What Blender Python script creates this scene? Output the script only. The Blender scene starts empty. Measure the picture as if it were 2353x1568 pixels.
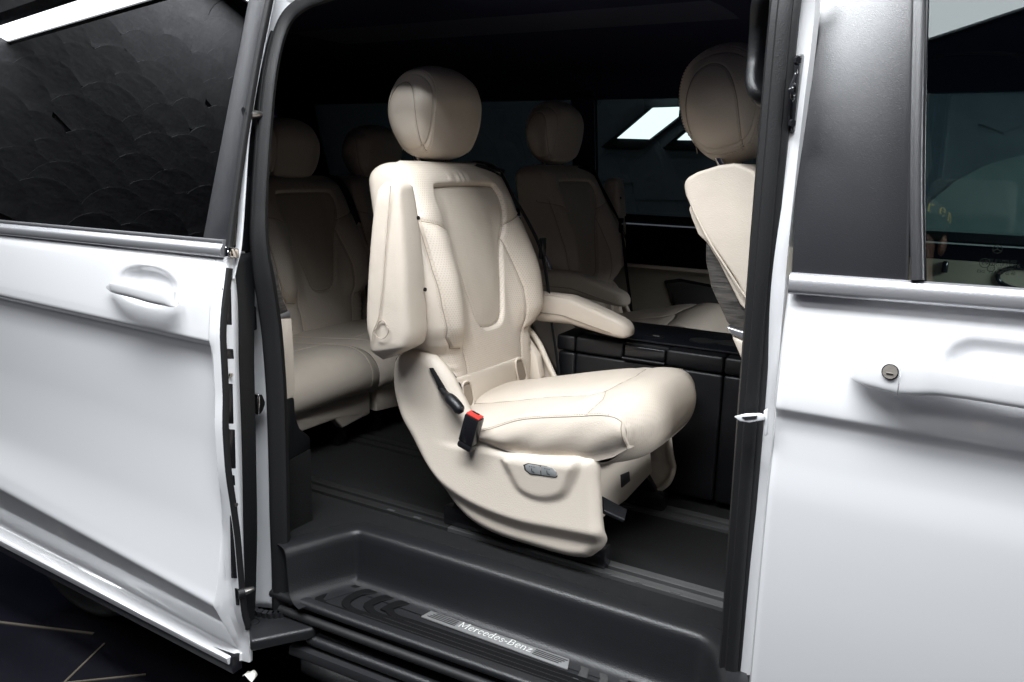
import bpy, bmesh, math, random
import numpy as np
from mathutils import Vector, Matrix

random.seed(7)
rng = np.random.default_rng(7)
sc = bpy.context.scene
col = sc.collection
R = math.radians

# ------------------------------------------------------------------ camera
# The picture is studied on a 2353 x 1568 grid; at() turns a point of it into a point of the place.
IW, IH = 2353.0, 1568.0
FPX = 1880.0
CAM = np.array([0.0, -1.22, 1.35])
PITCH, ROLL, YAW = math.atan(406 / 1880), 0.026, R(30)
_d = np.array([-math.sin(YAW) * math.cos(PITCH), math.cos(YAW) * math.cos(PITCH), -math.sin(PITCH)])
_r0 = np.array([math.cos(YAW), math.sin(YAW), 0.0])
_u0 = np.cross(_r0, _d)
_r = math.cos(ROLL) * _r0 + math.sin(ROLL) * _u0
_u = -math.sin(ROLL) * _r0 + math.cos(ROLL) * _u0

def ray(px, py):
    return _d + _r * ((px - IW / 2) / FPX) - _u * ((py - IH / 2) / FPX)

def at(px, py, ax, val):
    v = ray(px, py)
    k = 'xyz'.index(ax)
    return CAM + (val - CAM[k]) / v[k] * v

def at_plane(px, py, p0, n):
    v = ray(px, py)
    n = np.array(n, float)
    return CAM + ((np.array(p0) - CAM) @ n) / (v @ n) * v

cam = bpy.data.cameras.new('camera')
cam.sensor_width = 36.0
cam.lens = FPX / IW * 36.0
cam.clip_start = 0.02
cam.clip_end = 200
camo = bpy.data.objects.new('camera', cam)
col.objects.link(camo)
camo.matrix_world = Matrix(((_r[0], _u[0], -_d[0], CAM[0]), (_r[1], _u[1], -_d[1], CAM[1]),
                            (_r[2], _u[2], -_d[2], CAM[2]), (0, 0, 0, 1)))
sc.camera = camo

# ------------------------------------------------------------------ world and exposure (indoor showroom, lit by ceiling lamps)
w = bpy.data.worlds.new('World')
sc.world = w
w.use_nodes = True
w.node_tree.nodes['Background'].inputs[0].default_value = (0.42, 0.50, 0.95, 1)
w.node_tree.nodes['Background'].inputs[1].default_value = 0.028
sc.view_settings.view_transform = 'Standard'
sc.view_settings.look = 'None'
sc.view_settings.exposure = 0.0
sc.view_settings.gamma = 1.0
sc.view_settings.use_curve_mapping = False
LAMP_KEY = 35.0        # emission of the big ceiling panel
LAMP_STRIP = 16.0      # emission of the long ceiling strips
GLOW_PANEL = 14.0
sc.cycles.max_bounces = 8
sc.cycles.transparent_max_bounces = 12
sc.cycles.sample_clamp_indirect = 6.0
sc.cycles.use_denoising = True

# ------------------------------------------------------------------ mesh helpers
def new_obj(name, me, mat=None, parent=None, **props):
    o = bpy.data.objects.new(name, me)
    col.objects.link(o)
    if mat is not None and me is not None:
        me.materials.append(mat)
    if parent is not None:
        o.parent = parent
    for k, v in props.items():
        o[k] = v
    return o

def mk(name, V, F, mat, parent=None, smooth=True, angle=38, **props):
    me = bpy.data.meshes.new(name)
    me.from_pydata([tuple(map(float, v)) for v in V], [], [tuple(map(int, f)) for f in F])
    me.update()
    bm = bmesh.new(); bm.from_mesh(me)
    bmesh.ops.remove_doubles(bm, verts=bm.verts, dist=1e-6)
    bmesh.ops.recalc_face_normals(bm, faces=bm.faces)
    bm.to_mesh(me); bm.free()
    if smooth:
        me.shade_smooth()
        me.set_sharp_from_angle(angle=R(angle))
    return new_obj(name, me, mat, parent, **props)

def empty(name, loc=(0, 0, 0), parent=None, **props):
    o = bpy.data.objects.new(name, None)
    col.objects.link(o)
    o.location = loc
    o.empty_display_size = 0.1
    if parent is not None:
        o.parent = parent
    for k, v in props.items():
        o[k] = v
    return o

def gridF(n, m, cu=False, cv=False, off=0):
    F = []
    for i in range(n if cu else n - 1):
        for j in range(m if cv else m - 1):
            a = i * m + j; b = i * m + (j + 1) % m
            c = ((i + 1) % n) * m + (j + 1) % m; d = ((i + 1) % n) * m + j
            F.append((a + off, b + off, c + off, d + off))
    return F

def grid(name, P, mat, parent=None, cu=False, cv=False, cap=False, **k):
    P = np.asarray(P, float)
    n, m = P.shape[:2]
    F = gridF(n, m, cu, cv)
    if cap:
        F.append(tuple(range(m))[::-1]); F.append(tuple((n - 1) * m + j for j in range(m)))
    return mk(name, P.reshape(-1, 3), F, mat, parent, **k)

def spl(pts, n=40, closed=False):
    """Catmull-Rom through pts, n samples spread by chord length."""
    P = np.asarray(pts, float)
    if closed:
        P = np.vstack([P, P[:1]])
    d = np.maximum(np.sqrt(np.linalg.norm(np.diff(P, axis=0), axis=1)), 1e-6)
    t = np.concatenate([[0], np.cumsum(d)])
    k = len(P)
    m = np.zeros_like(P)
    for i in range(k):
        if closed:
            a, b = (i - 1) if i > 0 else k - 2, (i + 1) if i < k - 1 else 1
            ta = t[i] - t[i - 1] if i > 0 else t[k - 1] - t[k - 2]
            tb = t[i + 1] - t[i] if i < k - 1 else t[1]
            m[i] = (P[b] - P[a]) / (ta + tb)
        else:
            a, b = max(i - 1, 0), min(i + 1, k - 1)
            m[i] = (P[b] - P[a]) / (t[b] - t[a])
    s = np.linspace(0, t[-1], n + (1 if closed else 0))
    idx = np.clip(np.searchsorted(t, s, side='right') - 1, 0, k - 2)
    h = (t[idx + 1] - t[idx]); q = ((s - t[idx]) / h)[:, None]; h = h[:, None]
    out = ((2 * q**3 - 3 * q**2 + 1) * P[idx] + (q**3 - 2 * q**2 + q) * h * m[idx]
           + (-2 * q**3 + 3 * q**2) * P[idx + 1] + (q**3 - q**2) * h * m[idx + 1])
    return out[:-1] if closed else out

def lin(pts, n):
    """n samples along a polyline by length."""
    P = np.asarray(pts, float)
    t = np.concatenate([[0], np.cumsum(np.linalg.norm(np.diff(P, axis=0), axis=1))])
    s = np.linspace(0, t[-1], n)
    return np.stack([np.interp(s, t, P[:, k]) for k in range(P.shape[1])], 1)

def _nrm(a):
    return a / np.maximum(np.linalg.norm(a, axis=-1, keepdims=True), 1e-9)

def sweep(name, path, prof, out, mat, parent=None, closed_prof=True, closed_path=False, scale=None, **k):
    """Sweep a 2D profile (a along 'out', b along tangent x out) along a path."""
    P = np.asarray(path, float); n = len(P)
    T = _nrm(np.gradient(P, axis=0)) if not closed_path else _nrm(np.roll(P, -1, 0) - np.roll(P, 1, 0))
    O = np.asarray(out, float)
    O = np.broadcast_to(O, (n, 3))
    O = _nrm(O - (O * T).sum(1, keepdims=True) * T)
    B = np.cross(T, O)
    pr = np.asarray(prof, float)
    s = np.ones(n) if scale is None else np.asarray(scale, float)
    G = P[:, None, :] + s[:, None, None] * (O[:, None, :] * pr[None, :, 0, None] + B[:, None, :] * pr[None, :, 1, None])
    return grid(name, G, mat, parent, cu=closed_path, cv=closed_prof, cap=(closed_prof and not closed_path), **k)

def circ(rx, ry=None, n=12, ph=0):
    ry = rx if ry is None else ry
    return [(rx * math.cos(2 * math.pi * i / n + ph), ry * math.sin(2 * math.pi * i / n + ph)) for i in range(n)]

def rrect(w_, h_, r, n=4):
    """Rounded rectangle loop, centred."""
    pts = []
    for cx, cy, a0 in ((w_/2 - r, h_/2 - r, 0), (-w_/2 + r, h_/2 - r, 90), (-w_/2 + r, -h_/2 + r, 180), (w_/2 - r, -h_/2 + r, 270)):
        for i in range(n + 1):
            a = R(a0 + 90 * i / n)
            pts.append((cx + r * math.cos(a), cy + r * math.sin(a)))
    return pts

def tube(name, path, r, mat, parent=None, n=12, out=(0.13, 0.2, 1), closed=False, **k):
    P = np.asarray(path, float)
    if np.ndim(r) == 0:
        return sweep(name, P, circ(r, n=n), out, mat, parent, closed_path=closed, **k)
    return sweep(name, P, circ(1.0, n=n), out, mat, parent, scale=r, closed_path=closed, **k)

def bev(name, V, F, mat, parent=None, b=0.003, seg=2, angle=40, **props):
    me = bpy.data.meshes.new(name)
    me.from_pydata([tuple(map(float, v)) for v in V], [], [tuple(map(int, f)) for f in F])
    bm = bmesh.new(); bm.from_mesh(me)
    bmesh.ops.remove_doubles(bm, verts=bm.verts, dist=1e-7)
    bmesh.ops.recalc_face_normals(bm, faces=bm.faces)
    if b > 0:
        es = [e for e in bm.edges if len(e.link_faces) == 2 and e.calc_face_angle(0) > R(20)]
        bmesh.ops.bevel(bm, geom=es, offset=b, segments=seg, affect='EDGES', profile=0.5, clamp_overlap=True)
    bm.to_mesh(me); bm.free()
    me.shade_smooth(); me.set_sharp_from_angle(angle=R(angle))
    return new_obj(name, me, mat, parent, **props)

BOXF = [(0, 3, 2, 1), (4, 5, 6, 7), (0, 1, 5, 4), (1, 2, 6, 5), (2, 3, 7, 6), (3, 0, 4, 7)]
def box(name, lo, hi, mat, parent=None, b=0.003, **k):
    (x0, y0, z0), (x1, y1, z1) = lo, hi
    V = [(x0, y0, z0), (x1, y0, z0), (x1, y1, z0), (x0, y1, z0), (x0, y0, z1), (x1, y0, z1), (x1, y1, z1), (x0, y1, z1)]
    return bev(name, V, BOXF, mat, parent, b, **k)

def prism(name, poly, vec, mat, parent=None, b=0.003, **k):
    """Polygon of 3D points extruded by vec (its own thickness), edges rounded."""
    P = np.asarray(poly, float); n = len(P)
    V = np.vstack([P, P + np.asarray(vec, float)])
    F = [tuple(range(n))[::-1], tuple(range(n, 2 * n))] + [(i, (i + 1) % n, n + (i + 1) % n, n + i) for i in range(n)]
    return bev(name, V, F, mat, parent, b, **k)

def pdist(Q, poly, closed=False):
    """Distance of points Q (N,2) to a polyline."""
    poly = np.asarray(poly, float)
    if closed:
        poly = np.vstack([poly, poly[:1]])
    best = np.full(len(Q), 1e9)
    for a, b in zip(poly[:-1], poly[1:]):
        ab = b - a
        t = np.clip(((Q - a) @ ab) / max(ab @ ab, 1e-12), 0, 1)
        best = np.minimum(best, np.linalg.norm(Q - a - t[:, None] * ab, axis=1))
    return best

def inside(Q, poly):
    poly = np.asarray(poly, float)
    c = np.zeros(len(Q), bool)
    for (x0, y0), (x1, y1) in zip(poly, np.roll(poly, -1, 0)):
        if abs(y1 - y0) < 1e-12:
            continue
        hit = ((y0 > Q[:, 1]) != (y1 > Q[:, 1])) & (Q[:, 0] < (x1 - x0) * (Q[:, 1] - y0) / (y1 - y0) + x0)
        c ^= hit
    return c

def sstep(a, b, x):
    t = np.clip((np.asarray(x, float) - a) / (b - a), 0, 1)
    return t * t * (3 - 2 * t)

def gnormals(P, cv=False):
    du = np.gradient(P, axis=0)
    if cv:
        dv = np.roll(P, -1, 1) - np.roll(P, 1, 1)
    else:
        dv = np.gradient(P, axis=1)
    return _nrm(np.cross(du, dv))

def tab(pairs, x):
    a = np.array(pairs, float)
    return np.interp(x, a[:, 0], a[:, 1])

def stab(pairs, x):
    """smooth table: monotone cubic (pchip-like)"""
    a = np.array(pairs, float); X, Y = a[:, 0], a[:, 1]
    h = np.diff(X); dl = np.diff(Y) / h
    m = np.zeros(len(X)); m[0], m[-1] = dl[0], dl[-1]
    for i in range(1, len(X) - 1):
        m[i] = 0 if dl[i-1] * dl[i] <= 0 else 2 * dl[i-1] * dl[i] / (dl[i-1] + dl[i])
    x = np.clip(np.asarray(x, float), X[0], X[-1])
    i = np.clip(np.searchsorted(X, x, side='right') - 1, 0, len(X) - 2)
    q = (x - X[i]) / h[i]
    return ((2*q**3 - 3*q**2 + 1) * Y[i] + (q**3 - 2*q**2 + q) * h[i] * m[i] + (-2*q**3 + 3*q**2) * Y[i+1] + (q**3 - q**2) * h[i] * m[i+1])

def copy_tree(o, parent=None):
    c = o.copy(); col.objects.link(c); c.parent = parent
    for ch in list(o.children):
        copy_tree(ch, c)
    return c

# ------------------------------------------------------------------ materials
def mat_new(name):
    m = bpy.data.materials.new(name)
    m.use_nodes = True
    return m, m.node_tree.nodes, m.node_tree.links, m.node_tree.nodes['Principled BSDF']

def simple(name, colr, rough=0.5, metal=0.0, coat=0.0, spec=0.5, bump=None, var=0.0, rvar=0.0, sheen=0.0):
    """bump = (scale, distance) fine grain; var = colour wear strength on a large noise."""
    m, N, L, b = mat_new(name)
    b.inputs['Base Color'].default_value = (*colr, 1)
    b.inputs['Roughness'].default_value = rough
    b.inputs['Metallic'].default_value = metal
    b.inputs['Coat Weight'].default_value = coat
    b.inputs['Coat Roughness'].default_value = 0.04
    b.inputs['Specular IOR Level'].default_value = spec
    b.inputs['Sheen Weight'].default_value = sheen
    tc = N.new('ShaderNodeTexCoord')
    if bump:
        n = N.new('ShaderNodeTexNoise'); n.inputs['Scale'].default_value = bump[0]; n.inputs['Detail'].default_value = 3
        L.new(tc.outputs['Object'], n.inputs['Vector'])
        bp = N.new('ShaderNodeBump'); bp.inputs['Distance'].default_value = bump[1]; bp.inputs['Strength'].default_value = 1
        L.new(n.outputs['Fac'], bp.inputs['Height']); L.new(bp.outputs['Normal'], b.inputs['Normal'])
    if var or rvar:
        n2 = N.new('ShaderNodeTexNoise'); n2.inputs['Scale'].default_value = 9; n2.inputs['Detail'].default_value = 5
        L.new(tc.outputs['Object'], n2.inputs['Vector'])
        if var:
            mx = N.new('ShaderNodeMixRGB'); mx.inputs[1].default_value = (*colr, 1)
            mx.inputs[2].default_value = (*[c * (1 - var) for c in colr], 1)
            L.new(n2.outputs['Fac'], mx.inputs[0]); L.new(mx.outputs[0], b.inputs['Base Color'])
        if rvar:
            mr = N.new('ShaderNodeMapRange'); mr.inputs['To Min'].default_value = rough - rvar; mr.inputs['To Max'].default_value = rough + rvar
            L.new(n2.outputs['Fac'], mr.inputs['Value']); L.new(mr.outputs[0], b.inputs['Roughness'])
    return m

def leather(name, colr, perf=None, rough=0.42):
    """grained hide; perf = (axis a, axis b, pitch, strength): rows of small punched holes."""
    m, N, L, b = mat_new(name)
    tc = N.new('ShaderNodeTexCoord')
    v = N.new('ShaderNodeTexVoronoi'); v.inputs['Scale'].default_value = 520
    L.new(tc.outputs['Object'], v.inputs['Vector'])
    n = N.new('ShaderNodeTexNoise'); n.inputs['Scale'].default_value = 14; n.inputs['Detail'].default_value = 4
    L.new(tc.outputs['Object'], n.inputs['Vector'])
    b1 = N.new('ShaderNodeBump'); b1.inputs['Distance'].default_value = 0.00035
    L.new(v.outputs['Distance'], b1.inputs['Height'])
    b2 = N.new('ShaderNodeBump'); b2.inputs['Distance'].default_value = 0.0035; b2.inputs['Strength'].default_value = 0.6
    L.new(n.outputs['Fac'], b2.inputs['Height']); L.new(b1.outputs['Normal'], b2.inputs['Normal'])
    mx = N.new('ShaderNodeMixRGB'); mx.inputs[1].default_value = (*colr, 1); mx.inputs[2].default_value = (*[c * 0.9 for c in colr], 1)
    L.new(n.outputs['Fac'], mx.inputs[0])
    last = mx.outputs[0]
    if perf:
        a, bb, pitch, st = perf
        sx = N.new('ShaderNodeSeparateXYZ'); L.new(tc.outputs['Object'], sx.inputs[0])
        def M(op, x, y=None, z=None):
            q = N.new('ShaderNodeMath'); q.operation = op
            for i, val in enumerate((x, y, z)):
                if val is None: continue
                if isinstance(val, (int, float)): q.inputs[i].default_value = val
                else: L.new(val, q.inputs[i])
            return q.outputs[0]
        A = M('DIVIDE', sx.outputs[a], pitch); B = M('DIVIDE', sx.outputs[bb], pitch * 0.866)
        row = M('FLOOR', B); sh = M('MULTIPLY', M('MODULO', row, 2.0), 0.5)
        fa = M('SUBTRACT', M('FRACT', M('ADD', A, sh)), 0.5); fb = M('SUBTRACT', M('FRACT', B), 0.5)
        dd = M('SQRT', M('ADD', M('MULTIPLY', fa, fa), M('MULTIPLY', fb, fb)))
        hole = N.new('ShaderNodeMapRange'); hole.inputs['From Min'].default_value = 0.30; hole.inputs['From Max'].default_value = 0.16
        L.new(dd, hole.inputs['Value'])
        mh = N.new('ShaderNodeMixRGB'); mh.inputs[2].default_value = (*[c * 0.25 for c in colr], 1)
        L.new(M('MULTIPLY', hole.outputs[0], st), mh.inputs[0]); L.new(last, mh.inputs[1]); last = mh.outputs[0]
        b3 = N.new('ShaderNodeBump'); b3.inputs['Distance'].default_value = 0.0012; b3.inputs['Strength'].default_value = st; b3.invert = True
        L.new(hole.outputs[0], b3.inputs['Height']); L.new(b2.outputs['Normal'], b3.inputs['Normal'])
        L.new(b3.outputs['Normal'], b.inputs['Normal'])
    else:
        L.new(b2.outputs['Normal'], b.inputs['Normal'])
    L.new(last, b.inputs['Base Color'])
    b.inputs['Roughness'].default_value = rough
    b.inputs['Specular IOR Level'].default_value = 0.35
    return m

def glass(name, tint, ior=1.5):
    m, N, L, b = mat_new(name)
    N.remove(b)
    out = N['Material Output']
    tr = N.new('ShaderNodeBsdfTransparent'); tr.inputs[0].default_value = (*tint, 1)
    gl = N.new('ShaderNodeBsdfGlossy'); gl.inputs['Roughness'].default_value = 0.0
    fr = N.new('ShaderNodeFresnel'); fr.inputs['IOR'].default_value = ior
    mx = N.new('ShaderNodeMixShader')
    L.new(fr.outputs[0], mx.inputs[0]); L.new(tr.outputs[0], mx.inputs[1]); L.new(gl.outputs[0], mx.inputs[2])
    L.new(mx.outputs[0], out.inputs['Surface'])
    return m

def emit(name, colr, s):
    m, N, L, b = mat_new(name)
    b.inputs['Base Color'].default_value = (0.8, 0.8, 0.8, 1)
    b.inputs['Emission Color'].default_value = (*colr, 1)
    b.inputs['Emission Strength'].default_value = s
    return m

BE = (0.68, 0.598, 0.508)
M_ = {}
M_['paint'] = simple('white_paint', (0.80, 0.80, 0.81), 0.30, coat=1.0)
M_['jamb'] = simple('white_jamb_paint', (0.76, 0.77, 0.79), 0.35, coat=0.4)
M_['black'] = simple('black_grained_plastic', (0.0055, 0.006, 0.007), 0.44, bump=(420, 0.0006), rvar=0.06)
M_['trim'] = simple('grey_black_trim', (0.018, 0.018, 0.020), 0.5, bump=(600, 0.0004))
M_['cover'] = simple('pillar_foil', (0.024, 0.024, 0.027), 0.30, spec=1.0, bump=(900, 0.0003), rvar=0.04)
M_['rubber'] = simple('seal_rubber', (0.012, 0.012, 0.013), 0.55, bump=(120, 0.0004), var=0.3)
M_['sealface'] = simple('seal_flock', (0.010, 0.010, 0.011), 0.55, bump=(500, 0.0005))
M_['gloss'] = simple('gloss_black', (0.012, 0.012, 0.014), 0.18)
M_['carpet'] = simple('black_carpet', (0.0045, 0.0045, 0.005), 0.95, bump=(700, 0.004), var=0.5, sheen=0.05, spec=0.1)
M_['tread'] = simple('tread_plastic', (0.0155, 0.016, 0.0175), 0.32, bump=(550, 0.0007), rvar=0.06)
M_['rib'] = simple('tread_rib', (0.0025, 0.0025, 0.003), 0.7, spec=.2, bump=(900, 0.0006))
M_['roof'] = simple('headliner_cloth', (0.026, 0.029, 0.055), 0.95, bump=(900, 0.0004), spec=0.05)
M_['navy'] = simple('dark_console_plastic', (0.0075, 0.0078, 0.0095), 0.40, bump=(500, 0.0005), rvar=0.05)
M_['leather'] = leather('beige_leather', BE)
M_['perf_b'] = leather('perforated_leather_back', BE, (1, 2, 0.0056, 0.28))
M_['perf_i'] = leather('perforated_leather_insert', (0.58, 0.51, 0.43), (1, 2, 0.0044, 0.2))
M_['perf_c'] = leather('perforated_leather_cushion', BE, (0, 1, 0.0056, 0.13))
M_['shell'] = simple('beige_moulded_plastic', (0.66, 0.585, 0.50), 0.46, bump=(480, 0.0006))
M_['seam'] = simple('seam_shadow', (0.36, 0.305, 0.25), 0.8, spec=.1)
M_['stitch'] = simple('stitch_thread', (0.66, 0.58, 0.49), 0.7)
M_['alu'] = simple('brushed_aluminium', (0.47, 0.47, 0.49), 0.33, metal=0.75, bump=(300, 0.0002))
M_['rail'] = simple('floor_rail_metal', (0.20, 0.20, 0.20), 0.34, metal=0.6, bump=(200, 0.0004), var=0.4)
M_['dkrail'] = simple('dark_rail', (0.05, 0.05, 0.05), 0.45, metal=0.6, bump=(200, 0.0004))
M_['chrome'] = simple('polished_steel', (0.72, 0.70, 0.68), 0.10, metal=1.0)
M_['red'] = simple('red_button', (0.62, 0.045, 0.035), 0.42)
M_['strap'] = simple('belt_webbing', (0.014, 0.014, 0.016), 0.75, bump=(800, 0.0006))
M_['pin'] = simple('zinc', (0.55, 0.53, 0.5), 0.32, metal=1.0)
M_['dark_hole'] = simple('void', (0.004, 0.004, 0.005), 0.9)
M_['tint'] = glass('privacy_glass', (0.045, 0.05, 0.055), 1.92)
M_['clear'] = glass('green_tinted_glass', (0.60, 0.69, 0.69), 1.55)
M_['farglass'] = glass('far_privacy_glass', (0.27, 0.30, 0.295), 1.45)
M_['switch'] = simple('silver_switch', (0.36, 0.37, 0.37), 0.4, metal=0.3)
M_["mark"] = simple('grey_print', (0.008, 0.010, 0.008), 0.9, spec=.05)
M_['icon'] = simple('dark_print', (0.02, 0.02, 0.02), 0.6)

def streaky(name):
    m, N, L, b = mat_new(name)
    tc = N.new('ShaderNodeTexCoord'); mp = N.new('ShaderNodeMapping'); mp.inputs['Scale'].default_value = (18, 18, 260)
    mp.inputs['Rotation'].default_value = (0, R(-14), 0)
    L.new(tc.outputs['Object'], mp.inputs['Vector'])
    n = N.new('ShaderNodeTexNoise'); n.inputs['Scale'].default_value = 1.0; n.inputs['Detail'].default_value = 5; n.inputs['Roughness'].default_value = 0.65
    L.new(mp.outputs[0], n.inputs['Vector'])
    cr = N.new('ShaderNodeValToRGB'); cr.color_ramp.elements[0].position = 0.35; cr.color_ramp.elements[1].position = 0.78
    cr.color_ramp.elements[0].color = (0.020, 0.018, 0.018, 1); cr.color_ramp.elements[1].color = (0.16, 0.145, 0.13, 1)
    L.new(n.outputs['Fac'], cr.inputs[0]); L.new(cr.outputs[0], b.inputs['Base Color'])
    bp = N.new('ShaderNodeBump'); bp.inputs['Distance'].default_value = 0.0006
    L.new(n.outputs['Fac'], bp.inputs['Height']); L.new(bp.outputs['Normal'], b.inputs['Normal'])
    b.inputs['Roughness'].default_value = 0.5
    return m
M_['streak'] = streaky('dark_open_pore_trim')
# ------------------------------------------------------------------ the showroom: floor, two dark walls, ceiling lamps
def veined_floor():
    m, N, L, b = mat_new('polished_dark_floor')
    tc = N.new('ShaderNodeTexCoord')
    n = N.new('ShaderNodeTexNoise'); n.inputs['Scale'].default_value = 2.2; n.inputs['Detail'].default_value = 8
    L.new(tc.outputs['Object'], n.inputs['Vector'])
    cr = N.new('ShaderNodeValToRGB')
    cr.color_ramp.elements[0].color = (0.004, 0.004, 0.006, 1); cr.color_ramp.elements[1].color = (0.016, 0.016, 0.022, 1)
    L.new(n.outputs['Fac'], cr.inputs[0]); L.new(cr.outputs[0], b.inputs['Base Color'])
    b.inputs['Roughness'].default_value = 0.12
    return m
M_['floor'] = veined_floor()
M_['inlay'] = simple('pale_gold_inlay', (0.17, 0.145, 0.11), 0.5, metal=0.3)
M_['plaster'] = simple('dark_plaster', (0.20, 0.20, 0.21), 0.5, bump=(5.0, 0.012), var=0.4, rvar=0.1)
M_['plaster2'] = simple('slate_plaster', (0.20, 0.225, 0.26), 0.6, bump=(4.0, 0.02), var=0.4)

mk('floor', [(-9, -9, 0), (6, -9, 0), (6, 6, 0), (-9, 6, 0)], [(0, 1, 2, 3)], M_['floor'], smooth=False, kind='structure')
floor_o = bpy.data.objects['floor']
def inlay(p, q, wd=0.006):
    p, q = np.array(p, float), np.array(q, float)
    t = (q - p) / np.linalg.norm(q - p); n = np.array([-t[1], t[0]]) * wd / 2
    P = [(*(p + n), 0.0002), (*(p - n), 0.0002), (*(q - n), 0.0002), (*(q + n), 0.0002)]
    prism('inlay_line', P, (0, 0, 0.0025), M_['inlay'], floor_o, b=0)
def fz(px, py): return at(px, py, 'z', 0.0)[:2]
inlay(fz(-420, 1380), fz(215, 1457), 0.008)
inlay(fz(110, 1606), fz(240, 1480), 0.005)
inlay(fz(135, 1572), fz(335, 1551), 0.005)
for a, b_ in (((-3.4, -0.9), (-2.2, -1.5)), ((-2.2, -1.5), (-1.2, -0.7)), ((-1.2, -0.7), (-0.2, -1.4)), ((-0.2, -1.4), (1.1, -0.8)),
              ((-2.2, -1.5), (-2.0, -2.6)), ((-1.2, -0.7), (-1.5, -0.1)), ((-0.2, -1.4), (-0.4, -2.7)), ((-3.4, -0.9), (-4.6, -1.2)), ((-2.0, -2.6), (-0.4, -2.7))):
    inlay(a, b_)

# trowelled fish-scale plaster: overlapping scales that stand proud of the wall
def scale_mesh(name, r):
    """one thin trowelled lobe: arched top edge thick, fading into the wall at its foot; local x,z in the wall plane, +y out."""
    n, m = 14, 5
    P = np.zeros((n, m, 3))
    for i in range(n):
        a = math.pi * i / (n - 1)
        for j in range(m):
            q = j / (m - 1)
            P[i, j] = (r * math.cos(a) * q, 0.004 + 0.022 * q**2 * (0.02 + 0.98 * math.sin(a)), r * 0.92 * math.sin(a) * q - 0.1 * r * (1 - q))
    rim = P[:, -1].copy(); rim[:, 1] = -0.004
    Q = np.concatenate([P, rim[:, None]], 1)
    me = bpy.data.meshes.new(name)
    me.from_pydata([tuple(v) for v in Q.reshape(-1, 3)], [], gridF(n, m + 1))
    bm = bmesh.new(); bm.from_mesh(me); bmesh.ops.remove_doubles(bm, verts=bm.verts, dist=1e-6); bmesh.ops.recalc_face_normals(bm, faces=bm.faces); bm.to_mesh(me); bm.free()
    me.shade_smooth(); me.set_sharp_from_angle(angle=R(40))
    return me

def scale_wall(name, origin, ux, length, z0, z1, matw, r, seed):
    """vertical wall from origin along ux (unit, horizontal)."""
    rg = random.Random(seed)
    ux = np.array([ux[0], ux[1], 0.0]); nrm_ = np.array([ux[1], -ux[0], 0.0])
    o = np.array([origin[0], origin[1], 0.0])
    a, b_ = o, o + ux * length
    t = -nrm_ * 0.12
    wall = prism(name, [(a[0], a[1], 0), (b_[0], b_[1], 0), (b_[0], b_[1], 6.5), (a[0], a[1], 6.5)], t, matw, b=0, kind='structure')
    meshes = [scale_mesh('plaster_scale', r * s) for s in (0.85, 1.0, 1.15)]
    for me in meshes: me.materials.append(matw)
    rows = int((z1 - z0) / (r * 0.62))
    for j in range(rows):
        k = int(length / (r * 1.35))
        for i in range(k):
            s = (i + 0.5 * (j % 2) + rg.uniform(-0.22, 0.22)) * r * 1.35
            zz = z0 + (rows - j) * r * 0.62 + rg.uniform(-0.1, 0.1) * r
            c = bpy.data.objects.new('plaster_scale', meshes[rg.randrange(3)])
            col.objects.link(c); c.parent = wall
            p = o + ux * s + nrm_ * (0.004 + 0.0025 * j)
            rot = Matrix(((ux[0], nrm_[0], 0), (ux[1], nrm_[1], 0), (0, 0, 1))).to_4x4()
            c.matrix_world = Matrix.Translation((p[0], p[1], zz)) @ rot @ Matrix.Rotation(rg.uniform(-0.3, 0.3), 4, 'Y') @ Matrix.Rotation(rg.uniform(-0.012, 0.012), 4, 'X') @ Matrix.Rotation(rg.uniform(-0.012, 0.012), 4, 'Z')
    return wall
# wall behind the van's tail: seen mirrored in the sliding door's window (faces +x)
scale_wall('wall', (-7.0, -6.8), (0, 1), 7.2, 1.7, 5.2, M_['plaster'], 0.34, 3)
# wall along the van's far side (faces -y)
scale_wall('wall_far', (-5.5, 4.6), (1, 0), 8.5, 0.9, 2.7, M_['plaster2'], 0.55, 5)

wf = bpy.data.objects['wall_far']
M_['pale_lobe'] = simple('pale_lobe_stand_in', (0.36, 0.40, 0.38), 0.6, bump=(4.0, 0.02), var=0.25)
for (px, py, r_) in ((2400, 640, .78), (2300, 690, .70)):  # added pale lobes stand in for the pale shape in the front window
    me = scale_mesh('plaster_scale', r_); me.materials.append(M_['pale_lobe'])
    c = bpy.data.objects.new('plaster_scale', me); col.objects.link(c); c.parent = wf
    q = at(px, py, 'y', 4.53)
    c.matrix_world = Matrix.Translation(q) @ Matrix(((1, 0, 0), (0, -1, 0), (0, 0, 1))).to_4x4() @ Matrix.Rotation(.35, 4, 'Y')

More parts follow.
